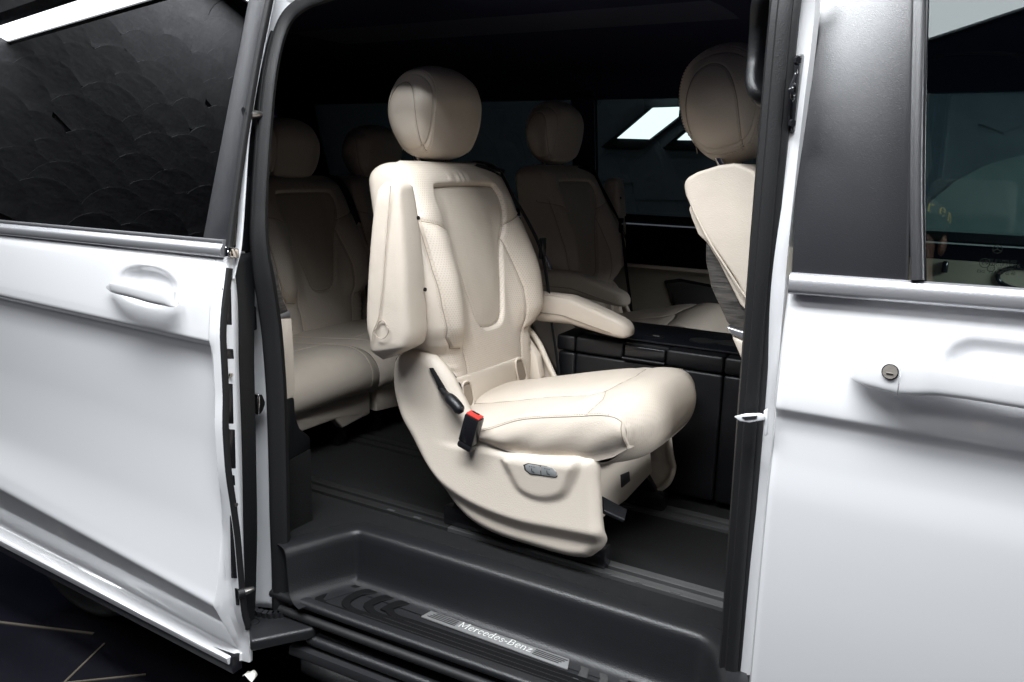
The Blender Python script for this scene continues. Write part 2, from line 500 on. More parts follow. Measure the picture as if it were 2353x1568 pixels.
def lamp(name, lo, hi, s, label, fr=0.035, colr=(0.935, 0.97, 1.0), rot=0.0, z=3.2):
    (x0, y0), (x1, y1) = lo, hi
    t = empty(name, ((x0 + x1) / 2, (y0 + y1) / 2, z), label=label, category='ceiling light', group='ceiling lamps above the van')
    cx, cy = (x0 + x1) / 2, (y0 + y1) / 2
    t.rotation_euler = (0, 0, R(rot))
    d = mk('diffuser', [(x0 - cx, y0 - cy, 0), (x0 - cx, y1 - cy, 0), (x1 - cx, y1 - cy, 0), (x1 - cx, y0 - cy, 0)], [(0, 1, 2, 3)], emit(name + '_light', colr, s), t, smooth=False)
    for a, b_ in (((x0 - fr, y0 - fr), (x1 + fr, y0)), ((x0 - fr, y1), (x1 + fr, y1 + fr)), ((x0 - fr, y0 + .001), (x0, y1 - .001)), ((x1, y0 + .001), (x1 + fr, y1 - .001))):
        box('frame_bar', (a[0] - cx, a[1] - cy, -0.012), (b_[0] - cx, b_[1] - cy, 0.07), M_['gloss'], t, b=0)
    box('housing', (x0 - cx, y0 - cy, 0.03), (x1 - cx, y1 - cy, 0.06), M_['gloss'], t, b=0)
    return t
lamp('ceiling_light', (-1.90, -.93), (.30, -.48), LAMP_KEY, 'large bright ceiling light panel over the open sliding door', z=2.58)
lamp('ceiling_light', (-.734, -2.468), (.466, -1.728), 8.5, 'turned ceiling light panel reflected at the top of the front window', rot=29.6)
lamp('ceiling_light', (-7.0, -1.97), (-3.4, -1.80), LAMP_STRIP, 'long narrow ceiling light strip reflected in the sliding door window', rot=7.8)
lamp('ceiling_light', (-4.2, 3.2), (1.8, 3.4), 7.0, 'added unseen ceiling light strip brightening the far wall behind the van', colr=(.85, .93, 1.0))  # strip added to brighten the far wall behind the side windows

lamp('ceiling_light', (-6.7, -4.4), (-6.3, -1.8), 44.0, 'added unseen ceiling light brightening the scale-patterned wall', z=4.7)  # added wall wash, lifts the scales mirrored in the sliding door's window
lamp('ceiling_light', (1.9, -.2), (3.1, 1.4), 55.0, 'added unseen ceiling light ahead of the van brightening the far front door lining', z=2.35)  # added ahead of the cabin to brighten the cream door lining

# glowing panels added to stand in for bright shapes in the far side window
def add_glow_panel(px, label):
    y = 4.5
    P = [at(a, b_, 'y', y) for a, b_ in px]
    c = np.mean(P, 0)
    t = empty('wall_light', c, label=label, category='wall light', group='slanted glowing panels standing in for bright shapes in the far window')
    prism('diffuser', np.array(P) - c, (0, 0.02, 0), emit('panel_glow', (0.93, 0.97, 1.0), GLOW_PANEL), t, b=0)
    Q = (np.array(P) - c)
    big = Q * np.array([1.30, 1, 1.30]) + np.array([-0.05, 0, -0.03])
    prism('frame', big + np.array([0, 0.025, 0]), (0, 0.05, 0), M_['gloss'], t, b=0)
    return t
add_glow_panel([(1418, 318), (1500, 248), (1559, 246), (1557, 268), (1490, 320)], 'whole slanted glowing panel standing in for a bright shape in the far side window')
add_glow_panel([(1556, 322), (1640, 250), (1700, 248), (1628, 323)], 'slanted glowing panel standing in for a bright shape half hidden by the front seat headrest')
# ------------------------------------------------------------------ the van
van = empty('van', (-1.0, 0.9, 0.0), label='white passenger van with its sliding side door open', category='van')
VO = np.array([-1.0, 0.9, 0.0])
def vp(o):
    """parent a world-built mesh to the van root without moving it"""
    o.parent = van
    o.matrix_parent_inverse = Matrix.Translation((1.0, -0.9, 0.0))
    return o

LEAN = math.tan(R(11.5))
# ---- sliding door (slid back, standing proud of the body side)
SD_X0, SD_HEM, SD_X1 = -2.9, -1.345, -1.312
def zline(l, r, y):
    """height of a styling line as a function of x, from its two ends on the plane y"""
    a, b_ = at(*l, 'y', y), at(*r, 'y', y)
    k = (b_[2] - a[2]) / (b_[0] - a[0])
    return lambda x: a[2] + (x - a[0]) * k
sd_lines = [ # (z(x), y)
    (zline((0, 533), (508, 590), -.092), -.092),
    (zline((0, 560), (508, 620), -.105), -.104),
    (zline((0, 660), (466, 765), -.124), -.1225),
    (zline((0, 677), (466, 781), -.124), -.1235),
    (zline((0, 692), (467, 796), -.120), -.1120),
    (zline((0, 740), (468, 850), -.112), -.1035),
    (zline((0, 850), (470, 1010), -.110), -.1020),
    (zline((0, 1000), (490, 1200), -.115), -.1150),
    (zline((0, 1095), (508, 1375), -.142), -.1420),
    (zline((0, 1122), (513, 1404), -.148), -.1480),
    (zline((0, 1132), (516, 1414), -.142), -.1420),
    (zline((0, 1190), (546, 1484), -.096), -.0960),
    (zline((0, 1199), (549, 1493), -.090), -.0900),
    (zline((0, 1210), (553, 1504), -.096), -.0960),
    (zline((0, 1243), (560, 1535), -.122), -.1220),
    (zline((0, 1254), (564, 1548), -.118), -.1180),
]
edge_px = [(523, 594), (515, 660), (507, 727), (505, 784), (508, 840), (511, 900), (511, 993), (516, 1069), (529, 1164), (539, 1240), (546, 1320), (553, 1398), (563, 1440), (573, 1474), (572, 1510), (572, 1545), (572, 1560)]
EDGE = np.array([at(a, b_, 'x', SD_X1) for a, b_ in edge_px])
def build_sd_skin():
    xs = np.concatenate([np.linspace(SD_X0, -1.95, 24)[:-1], np.linspace(-1.95, SD_HEM, 170)])
    zz = np.array([[f_(x) for f_, y in sd_lines] for x in xs])
    yy = np.array([y for f_, y in sd_lines])
    seg = [4, 30, 3, 3, 6, 14, 14, 12, 4, 3, 8, 3, 3, 5, 3]
    par = np.concatenate([np.linspace(i, i + 1, s, endpoint=False) for i, s in enumerate(seg)] + [[len(seg)]])
    idx = np.arange(len(yy))
    P = np.zeros((len(xs), len(par), 3))
    for i, x in enumerate(xs):
        P[i, :, 0] = x
        P[i, :, 2] = stab(list(zip(idx, zz[i])), par)
        # y smooth over the real heights
        P[i, :, 1] = stab(list(zip(idx, yy)), par)
    # bowl behind the grip
    c = at(338, 672, 'y', -.112)
    ex, ez = 0.108, 0.043
    rr = ((P[:, :, 0] - c[0]) / ex) ** 2 + ((P[:, :, 2] - c[2] - 0.015) / ez) ** 2
    P[:, :, 1] += 0.017 * (1 - sstep(0.15, 1.05, rr))
    # hem: roll towards the front edge
    ez_ = stab(list(zip(EDGE[::-1, 2], EDGE[::-1, 1])), P[-1, :, 2])
    hem = []
    last = P[-1]
    for q in (0.08, 0.2, 0.45, 0.7, 0.88, 0.97, 1.0):
        h = last.copy()
        h[:, 0] = SD_HEM + (SD_X1 - SD_HEM) * q
        flat = stab(list(zip(EDGE[::-1, 2], EDGE[::-1, 1])), last[:, 2])
        k = sstep(0, 0.3, q)
        h[:, 1] = last[:, 1] * (1 - k) + (flat - 0.006 * (1 - q)) * k
        # spread the heights of the hem evenly towards the edge heights
        hem.append(h)
    # folded flange behind the edge
    for dx, dy in ((0.0015, 0.004), (0.0, 0.010), (-0.004, 0.012)):
        h = hem[-1].copy() if dx == 0.0015 else hem[6].copy()
        h = hem[6].copy(); h[:, 0] += dx; h[:, 1] += dy
        hem.append(h)
    P = np.concatenate([P, np.array(hem)], 0)
    return P
sd = vp(grid('sliding_door', build_sd_skin(), M_['paint'], angle=30))
def under(o, par):
    """parent to a van part; the van root's offset is undone by the part, so world coordinates stay"""
    o.parent = par
    return o
P0S = (0, -.082, 1.17); NS = (0, -math.cos(R(11.5)), math.sin(R(11.5)))
def sg(px, py, off=0.0):
    return at_plane(px, py, np.array(P0S) + np.array(NS) * off, NS)
# window pane
pts = [sg(-420, 470), sg(466, 549), sg(572, -8), sg(590, -130), sg(-300, -80)]
g = under(prism('window_pane', pts, np.array(NS) * -0.004, M_['tint'], b=0), sd)
# black pillar cover at the window's front end
cov = [sg(466, 549, .006), sg(462, 556, .006), sg(524, 563, .006), sg(536, 470, .006), sg(556, 330, .006), sg(584, 160, .006), sg(607, 40, .006), sg(618, -10, .006), sg(640, -130, .006), sg(592, -130, .006), sg(572, -8, .006), sg(520, 262, .006), sg(484, 450, .006)]
under(prism('pillar_cover', cov, np.array(NS) * -0.008, M_['cover'], b=0.002), sd)
# rubber run and painted frame edge next to it
rub = spl([sg(526, 575, .004), sg(540, 465, .004), sg(560, 325, .004), sg(589, 150, .004), sg(612, 35, .004), sg(650, -150, .004)], 40)
under(sweep('window_seal', rub, rrect(0.014, 0.013, 0.004), NS, M_['rubber'], closed_prof=True), sd)
whp = [(533, 640), (542, 600), (550, 564), (560, 423), (567, 322), (581, 222), (605, 101), (627, 0), (660, -140)]
wh = spl([at(a - 1, b_, 'x', SD_X1 - .004) for a, b_ in whp], 50)
under(sweep('frame_edge', wh, rrect(0.016, 0.0045, 0.002), (1, 0, 0), M_['jamb']), sd)
# chrome waist strip with end cap
ca, cb = sg(-420, 482, .012), sg(515, 572, .012)
prof = [(0.004, -0.016), (0.008, -0.012), (0.0085, 0.0), (0.006, 0.004), (0.004, 0.0085), (0.007, 0.0105), (0.0065, 0.0145), (-0.004, 0.0165), (-0.006, -0.016)]
pth = np.stack([ca + (cb - ca) * q for q in np.linspace(0, 1, 8)])
under(sweep('waist_strip', pth, [(a, -b_ * 1.12) for a, b_ in prof], NS, M_['alu'], angle=60), sd)
under(prism('strip_end_cap', [sg(514, 566, .0215), sg(523, 567, .0215), sg(524, 590, .0205), sg(514, 590, .0215)], np.array(NS) * -0.03, M_['chrome'], b=0.003), sd)
# grip
def grip(name, pts, wz, wy, mat, par, e=0.75):
    """pull handle lofted along its length: pts centre line, wz half heights, wy half depths"""
    n = 40
    C = spl(pts, n); s = np.linspace(0, 1, n)
    hz = stab(list(zip(np.linspace(0, 1, len(wz)), wz)), s); hy = stab(list(zip(np.linspace(0, 1, len(wy)), wy)), s)
    k = 32
    G = np.zeros((n, k, 3))
    for j in range(k):
        a = 2 * math.pi * j / k
        ca_, sa_ = math.cos(a), math.sin(a)
        G[:, j] = C + np.stack([0 * s, hy * np.sign(ca_) * abs(ca_) ** e, hz * np.sign(sa_) * abs(sa_) ** e], 1)
    return under(grid(name, G, mat, cv=True, cap=True, angle=50), par)
hp = [at(247, 660, 'y', -.128), at(262, 661, 'y', -.142), at(300, 667, 'y', -.151), at(345, 677, 'y', -.153), at(385, 684, 'y', -.148), at(402, 687, 'y', -.138), at(409, 688, 'y', -.126)]
grip('grip', hp, [.004, .0120, .0145, .0160, .0180, .0185, .009], [.003, .006, .008, .009, .009, .008, .004], M_['paint'], sd)

# door end face: rubber lip, white flange with cut-outs, inner trim edge
ev = spl(EDGE, 90)
E2px = [(540, 640), (545, 700), (547, 835), (552, 969), (555, 1081), (558, 1250), (561, 1339), (566, 1420), (570, 1460)]
E2 = np.array([at(a, b_, 'x', SD_X1 - .004) for a, b_ in E2px])
E3px = [(575, 580), (577, 620), (577, 700), (576, 835), (579, 969), (581, 1081), (583, 1200), (581, 1300), (577, 1400), (571, 1440)]
E3 = np.array([at(a, b_, 'x', SD_X1 - .02) for a, b_ in E3px])
zs = np.linspace(EDGE[0, 2] + .01, E2[-1, 2], 60)
def yz(A, z): return stab(list(zip(A[::-1, 2], A[::-1, 1])), z)
Wf = np.zeros((60, 4, 3))
for i, z in enumerate(zs):
    y0, y1 = yz(EDGE, z) + .006, yz(E2, z)
    for j, q in enumerate((0, .33, .66, 1)):
        Wf[i, j] = (SD_X1 - .006, y0 + (y1 - y0) * q, z)
fl = under(grid('end_flange', Wf, M_['jamb']), sd)
mod = fl.modifiers.new('t', 'SOLIDIFY'); mod.thickness = 0.004
lip = np.array([(SD_X1 - .002, yz(EDGE, z) + .008, z) for z in np.linspace(E2[-1, 2] + .02, EDGE[0, 2] - .02, 60)])
under(sweep('edge_rubber', lip, rrect(0.012, 0.016, 0.004), (1, 0, 0), M_['rubber']), sd)
for (a, b_), (c_, d_) in (((519, 662), (537, 748)), ((522, 800), (542, 826)), ((524, 880), (541, 975)), ((526, 985), (546, 1078)), ((532, 1090), (545, 1117)), ((535, 1145), (546, 1172)), ((537, 1180), (551, 1330)), ((548, 1352), (557, 1392))):
    a -= 7; c_ -= 5
    q = [at(a, b_, 'x', SD_X1 - .0015), at(c_, b_ + 2, 'x', SD_X1 - .0015), at(c_ + 2, d_, 'x', SD_X1 - .0015), at(a + 3, d_, 'x', SD_X1 - .0015)]
    under(prism('flange_cutout', q, (-0.004, 0, 0), M_['gloss'], b=0.0035), sd)
zt = np.linspace(E3[-1, 2], E3[0, 2], 50)
It = np.zeros((50, 5, 3))
for i, z in enumerate(zt):
    y1 = yz(E3, z); y0 = max(yz(E2, min(z, E2[0, 2])), -.2) - .002
    for j, q in enumerate((0, .25, .6, .93, 1)):
        It[i, j] = (SD_X1 - .014 + (-0.010 if q in (0,) else (-.012 if q == 1 else 0)), y0 + (y1 - y0) * q, z)
o = under(grid('inner_trim_edge', It, M_['black']), sd)
o.modifiers.new('t', 'SOLIDIFY').thickness = 0.006
# two little screws and guide pins on the end face
for px in ((529, 862), (541, 1160)):
    c = at(*px, 'x', SD_X1 + .001)
    under(tube('screw_head', [c, c + np.array([.004, 0, 0])], .0045, M_['pin'], out=(0, 0, 1)), sd)
def pin(px, par, s=1.0):
    c = at(*px, 'x', SD_X1 + .004)
    a = np.array([0.35, 0.94, 0.02]); a /= np.linalg.norm(a)
    o_ = under(tube('pin_base', [c - a * .016, c - a * .002], .013 * s, M_['black'], out=(0, 0, 1)), par)
    pth_ = [c - a * .004, c + a * .008, c + a * .02, c + a * .022]
    under(tube('guide_pin', pth_, np.array([.009, .008, .0055, .004]) * s, M_['pin'], out=(0, 0, 1)), par)
pin((577, 262), sd); pin((562, 1360), sd, .9)
# black sill moulding along the door foot
bt = sd_lines[-1][0]
lo = [np.array([x, -.108, bt(x) - .014]) for x in np.linspace(SD_X0, -1.335, 30)]
under(sweep('foot_moulding', lo, [(0.006, 0.008), (0.008, -0.004), (0.006, -0.028), (0.003, -0.033), (-0.02, -0.033), (-0.02, 0.008)], (0, -1, 0), simple('sill_black', (.012, .012, .016), .35), angle=50), sd)
for px in ((354, 1424), (20, 1252)):
    c = at(px[0], px[1], 'y', -.114)
    under(tube('moulding_clip', [c + np.array([dx, 0, dz]) for dx, dz in ((-.018, -.006), (-.016, .002), (-.008, .0045), (.008, .003), (.016, -.002))], .0012, M_['pin'], n=6), sd)
# torn film edge at the door's lower corner
cf = at(577, 1546, 'y', -.095)
fl_ = np.array([[cf + np.array([a * .016 - .004 * b_, -.004 + .012 * b_, -.006 * a * a + .004 * b_ * math.sin(3 * a)]) for b_ in np.linspace(-1, 1, 5)] for a in np.linspace(-.9, 1.0, 9)])
fo = under(grid('film_scrap', fl_, simple('creased_film', (0.78, 0.76, 0.68), 0.35, bump=(90, .002))), sd)
fo.modifiers.new('t', 'SOLIDIFY').thickness = 0.0015

# ---- rear pillar of the door opening: jamb, dark covers, seal
cseal = [(648, 1400), (647, 1306), (643, 1193), (641, 1081), (636, 913), (626, 773), (615, 690), (604, 619), (597, 548), (598, 476), (603, 381), (610, 286), (619, 190), (631, 119)]
CS = [at(a, b_, 'x', -1.30) for a, b_ in cseal]
CS += [at(646, 67, 'x', -1.297), at(665, 33, 'x', -1.285), at(693, 10, 'x', -1.262), at(725, -4, 'x', -1.233)]
top_y = CS[-1][1]
CS += [np.array([-1.15, CS[-1][1] + .006, CS[-1][2] + .012]), np.array([-.9, CS[-1][1] + .008, CS[-1][2] + .018]), np.array([-.6, .115, CS[-1][2] + .016]), np.array([-.40, .11, CS[-1][2] + .0])]
bseal = [(1806, -60), (1792, 60), (1771, 300), (1746, 600), (1719, 950), (1692, 1300), (1672, 1568), (1668, 1640)]
BS = [at(a, b_, 'x', -.30) for a, b_ in bseal]
seal_path = spl(CS, 150)
tang = _nrm(np.gradient(seal_path, axis=0))
vp(sweep('opening_seal', seal_path, [(0.012, -0.017), (0.016, -0.006), (0.014, 0.0), (0.017, 0.008), (0.012, 0.018), (-0.01, 0.02), (-0.012, -0.018)], (0.55, -0.83, 0), M_['sealface'], angle=50, scale=np.interp(seal_path[:, 2], [1.1, 1.25], [1.0, .66])))
sp2 = seal_path + np.array([-0.016, -0.004, 0])
vp(sweep('seal_lip', sp2[:96], circ(0.0085, n=10), (0.55, -0.83, 0), M_['rubber'], scale=np.interp(seal_path[:96, 2], [1.1, 1.25], [1.0, .6])))
sb = spl(BS, 80)
vp(sweep('opening_seal', sb, [(0.014, -0.018), (0.019, -0.012), (0.019, 0.0), (0.012, 0.004), (0.012, 0.012), (0.006, 0.016), (-0.012, 0.016), (-0.012, -0.018)], (0, -1, 0), M_['sealface'], angle=50))
sb2 = sb + np.array([0.015, -0.002, 0])
vp(sweep('seal_lip', sb2, circ(0.009, 0.012, n=10), (0, -1, 0), M_['rubber']))

# white jamb strip behind the seal (lower) and roof-corner paint (upper)
def strip_between(name, Lpx, xl, Rpts, mat, nz=40, seg=6, bulge=0.0, **k):
    A = spl([at(a, b_, 'x', xl) for a, b_ in Lpx], nz); B = spl(Rpts, nz)
    G = np.zeros((nz, seg, 3))
    for j in range(seg):
        q = j / (seg - 1)
        G[:, j] = A * (1 - q) + B * q + np.array([bulge * math.sin(math.pi * q), 0, 0])
    o = vp(grid(name, G, mat, **k))
    o.modifiers.new('t', 'SOLIDIFY').thickness = 0.004
    return o
lowR = [at(a, b_, 'x', -1.325) for a, b_ in ((596, 640), (606, 700), (614, 773), (622, 913), (628, 1081), (630, 1193), (634, 1306), (636, 1400))]
jb = strip_between('pillar_jamb', [(568, 640), (572, 700), (573, 773), (574, 913), (576, 1081), (577, 1193), (572, 1306), (570, 1400)], -1.385, lowR, M_['jamb'], bulge=-0.02)
topR = [at(a, b_, 'x', -1.315) for a, b_ in ((612, 180), (624, 119), (640, 67), (662, 26), (700, -6), (760, -40))]
strip_between('roof_corner', [(590, 180), (604, 119), (618, 60), (626, 10), (640, -60), (680, -150)], -1.36, topR, M_['jamb'], bulge=0.01)
# dark covers on the upper jamb, one above the other
def cover(px, x, mat=M_['black'], t=0.01, b_=0.003):
    return vp(prism('jamb_cover', [at(a, c, 'x', x) for a, c in px], (-t, 0, 0), mat, b=b_))
cover([(598, 122), (606, 108), (612, 200), (603, 222), (577, 222), (585, 180)], -1.342)
cover([(577, 226), (602, 226), (596, 305), (566, 305)], -1.340)
cover([(566, 310), (597, 310), (592, 402), (560, 402)], -1.345)
cover([(559, 406), (592, 406), (588, 480), (589, 560), (592, 578), (552, 578), (553, 520)], -1.342)
sl = [(563, 322), (572, 330), (570, 385), (562, 392)]
vp(prism('jamb_slot', [at(a, c, 'x', -1.3395) for a, c in sl], (-.002, 0, 0), M_['gloss'], b=0.001))
sl = [(556, 430), (567, 436), (566, 520), (558, 540)]
vp(prism('jamb_slot', [at(a, c, 'x', -1.3390) for a, c in sl], (-.002, 0, 0), M_['gloss'], b=0.001))
# striker wedge on the jamb
c = at(586, 925, 'x', -1.345)
wdg = [c + np.array([0, a * .012, b_ * .028]) for a, b_ in ((-1, -.9), (0.2, -.7), (1, -.1), (.9, .15), (.3, .8), (-1, .9))]
vp(prism('jamb_wedge', wdg, (.022, 0, 0), M_['chrome'], b=0.006))
# jamb details: ridges and a dark latch pocket
vp(prism('latch_pocket', [at(a, b_, 'x', -1.338) for a, b_ in ((576, 700), (590, 705), (592, 758), (577, 765))], (-.02, 0, 0), M_['gloss'], b=0.003))

# ---- inner trims of the rear pillar seen past the seal
def ptrim(name, px, x, t, mat, b_=0.004):
    return vp(prism(name, [at(a, c, 'x', x) for a, c in px], (-t, 0, 0), mat, b=b_))
ptrim('pillar_trim', [(604, 150), (618, 150), (607, 300), (600, 480), (606, 600), (590, 600), (588, 480), (596, 300)], -1.318, .03, M_['black'])
ptrim('pillar_panel', [(612, 600), (628, 596), (640, 640), (652, 690), (664, 716), (652, 726), (636, 726)], -1.322, .05, M_['streak'])
ptrim('pillar_band', [(636, 724), (668, 713), (670, 730), (640, 734)], -1.321, .05, M_['alu'])
ptrim('pillar_panel', [(640, 733), (671, 731), (676, 800), (679, 900), (676, 914), (648, 922), (640, 900)], -1.322, .05, M_['leather'])
ptrim('pillar_foot', [(648, 920), (677, 914), (680, 960), (690, 985), (713, 1004), (715, 1030), (665, 1058), (648, 1050)], -1.322, .06, M_['black'])
ptrim('pillar_carpet', [(650, 1066), (664, 1059), (715, 1031), (720, 1200), (718, 1222), (668, 1262), (650, 1270)], -1.322, .07, M_['carpet'])
# ---- entrance step
ZF = 0.50                         # cabin floor
ridge_px = [(655, 1271), (667, 1267), (740, 1247), (800, 1231), (822, 1228), (843, 1233), (900, 1250), (1200, 1343), (1500, 1436), (1580, 1461), (1612, 1473), (1632, 1492), (1645, 1520), (1656, 1565), (1668, 1620)]
RG = np.array([at(a, b_, 'z', ZF - .006) for a, b_ in ridge_px])[:, :2]
RG2 = spl(RG, 160)
tt = _nrm(np.gradient(RG2, axis=0))
nn = np.stack([tt[:, 1], -tt[:, 0]], 1)        # towards the tread
prof = [(-.045, .503), (-.02, .5035), (-.008, .502), (-.002, .498), (.002, .490), (.004, .478), (.008, .430), (.011, .405), (.016, .391), (.024, .383), (.036, .379), (.05, .3775)]
G = np.zeros((160, len(prof), 3))
for j, (a, z) in enumerate(prof):
    G[:, j, :2] = RG2 + nn * a; G[:, j, 2] = z
# keep the flat foot of the profile from crossing itself in the corners
step = vp(grid('entrance_step', G, M_['tread'], angle=60))
ZT = 0.3772
xl, xr = -1.30, -0.29
def tr(px, py, z=ZT): return at(px, py, 'z', z)
nose_l, nose_r = tr(655, 1366), tr(1290, 1590)
ynose = lambda x: nose_l[1] + (x - nose_l[0]) * (nose_r[1] - nose_l[1]) / (nose_r[0] - nose_l[0])
# tread plate, its far side tucked under the fillet
A = G[:, -2, :2]
tp = []
for i in range(0, 160, 2):
    x, y = G[i, -1, 0], G[i, -1, 1]
    if y > ynose(x) + .004:
        tp.append((x, y))
tp = np.array(tp)
poly = [(x, y, ZT - .0004) for x, y in tp] + [(tp[-1][0], ynose(tp[-1][0]), ZT - .0004), (tp[0][0] - .02, ynose(tp[0][0] - .02), ZT - .0004)]
tread = vp(prism('step_tread', poly, (0, 0, -.012), M_['tread'], b=0))
# nosing rails below the tread edge
def xl_path(dy, z, a=-1.32, b_=-0.335, n=24):
    return [np.array([x, ynose(x) + dy, z]) for x in np.linspace(a, b_, n)]
vp(sweep('step_nosing', xl_path(-.004, .371), [(0.010, .003), (.013, -.004), (.011, -.010), (.004, -.013), (-.012, -.013), (-.012, .004)], (0, -1, 0), M_['tread'], angle=60))
vp(sweep('sill_rubber', xl_path(-.012, .345, -1.29), circ(.0115, .010, n=12), (0, -1, 0), M_['rubber']))
vp(sweep('sill_channel', xl_path(.012, .318, -1.22), [(0.004, .014), (.004, -.014), (-.03, -.014), (-.03, .014)], (0, -1, 0), M_['gloss']))
vp(sweep('sill_rubber', xl_path(-.016, .300, -1.20), circ(.012, .012, n=12), (0, -1, 0), M_['tread']))
vp(sweep('sill_flange', xl_path(-.026, .272, -1.24), [(.014, .010), (.016, .006), (.012, -.010), (-.02, -.012), (-.02, .012)], (0, -1, 0), M_['trim'], angle=50))
vp(box('sill_body', (-1.28, .03, .16), (.6, .17, .352), M_['gloss'], b=0.01))
# nested U-shaped grip ribs on the tread
PL = [tr(991, 1403, ZT + .004), tr(967, 1416, ZT + .004), tr(1304, 1538, ZT + .004), tr(1311, 1506, ZT + .004)]
def rib(k):
    lefts = [(755, 1358), (804, 1377), (846, 1392), (884, 1404), (918, 1414), (948, 1420)]
    tops = [(838, 1345), (876, 1358), (911, 1371), (946, 1384), (978, 1396), (1004, 1406)]
    l = tr(*lefts[k]); t_ = tr(*tops[k])
    yb = ynose(l[0]) + .014 + .0135 * k
    x_r = -0.30 - .048 * k - .045
    r_ = .030 - .002 * k
    pts = [(t_[0] + .008, t_[1], 0), (t_[0] - .004, t_[1] - .010, 0), (l[0] + .006, (t_[1] + l[1]) / 2, 0), (l[0], l[1], 0), (l[0] + .006, yb + .012, 0), (l[0] + .02, yb + .003, 0), (l[0] + .04, yb, 0)]
    ks = (ynose(-.4) - ynose(-1.1)) / .7
    pts += [(x, yb + ks * (x - l[0]), 0) for x in np.linspace(l[0] + .08, x_r - .05, 8)]
    ye = yb + ks * (x_r - l[0])
    pts += [(x_r - .02, ye + .003, 0), (x_r - .006, ye + .012, 0), (x_r, ye + .03, 0), (x_r + .001, ye + .05, 0), (x_r + .002, t_[1] - .012, 0)]
    P = spl(np.array(pts) + np.array([0, 0, ZT + .0008]), 90)
    sweepo = sweep('grip_rib', P, [(0.0008, -.0056), (.0018, -.0048), (.0018, .0048), (.0008, .0056), (-.003, .0056), (-.003, -.0056)], (0, 0, 1), M_['rib'], scale=np.interp(np.arange(90), [0, 6, 14, 22, 80, 89], [1.5, 2.0, 1.9, 1.0, 1.0, 1.6]))
    sweepo.parent = tread
for k in range(4): rib(k)
for (a, b_, c_, d_) in ((1331, 1353, 1511, 1562), (1375, 1397, 1526, 1590), (1421, 1443, 1543, 1600), (1463, 1485, 1558, 1620)):
    q = [tr(a, c_, ZT + .0022), tr(b_ - 3, c_ + 5, ZT + .0022), tr(b_, (c_ + d_) / 2 + 4, ZT + .0022), tr(b_ - 4, d_ - 4, ZT + .0022), tr(b_ - 12, d_ + 2, ZT + .0022), tr(a - 16, d_ - 4, ZT + .0022), tr(a - 2, d_ - 12, ZT + .0022), tr(a + 4, (c_ + d_) / 2, ZT + .0022)]
    o = prism('grip_bar', q, (0, 0, -.003), simple('perforated_grip', (.055, .055, .055), .55, bump=(900, .002)) if 'perforated_grip' not in bpy.data.materials else bpy.data.materials['perforated_grip'], b=.0006); o.parent = tread
# fine flutes between the ribs, outer part of the tread
for k in range(5):
    ks = (ynose(-.4) - ynose(-1.1)) / .7
    P = [np.array([x, ynose(x) + .0207 + .0135 * k, ZT + .0006]) for x in np.linspace(-1.08 + .045 * k, -.40 - .048 * k, 12)]
    o = sweep('tread_flute', P, [(.0009, -.0010), (.0009, .0010), (-.003, .001), (-.003, -.001)], (0, 0, 1), M_['trim']); o.parent = tread

# badge plate with lettering
c0 = np.mean(PL, 0)
plate = prism('badge_plate', PL, (0, 0, -.004), simple('satin_plate', (.30, .30, .30), .3, metal=.4, bump=(200, .0002)), b=0.0015); plate.parent = tread
ux = _nrm(np.array(PL[2]) - np.array(PL[1])); uy = np.cross((0, 0, 1), ux)
Lp = np.linalg.norm(np.array(PL[2]) - np.array(PL[1])); Wp = abs((np.array(PL[0]) - np.array(PL[1])) @ uy)
po = np.array(PL[1])
def on_plate(a, b_, h=.0006): return po + ux * a + uy * b_ + np.array([0, 0, h])
for s in (-1, 1):
    for i in range(4):
        yb = Wp * (.22 + .18 * i)
        x0, x1 = (.012 + .004 * i, Lp * .235) if s < 0 else (Lp * .765, Lp - .012 - .004 * (3 - i))
        q = [on_plate(x0, yb), on_plate(x1, yb), on_plate(x1, yb + .0018), on_plate(x0, yb + .0018)]
        o = prism('plate_line', q, (0, 0, .0006), M_['trim'], b=0); o.parent = plate
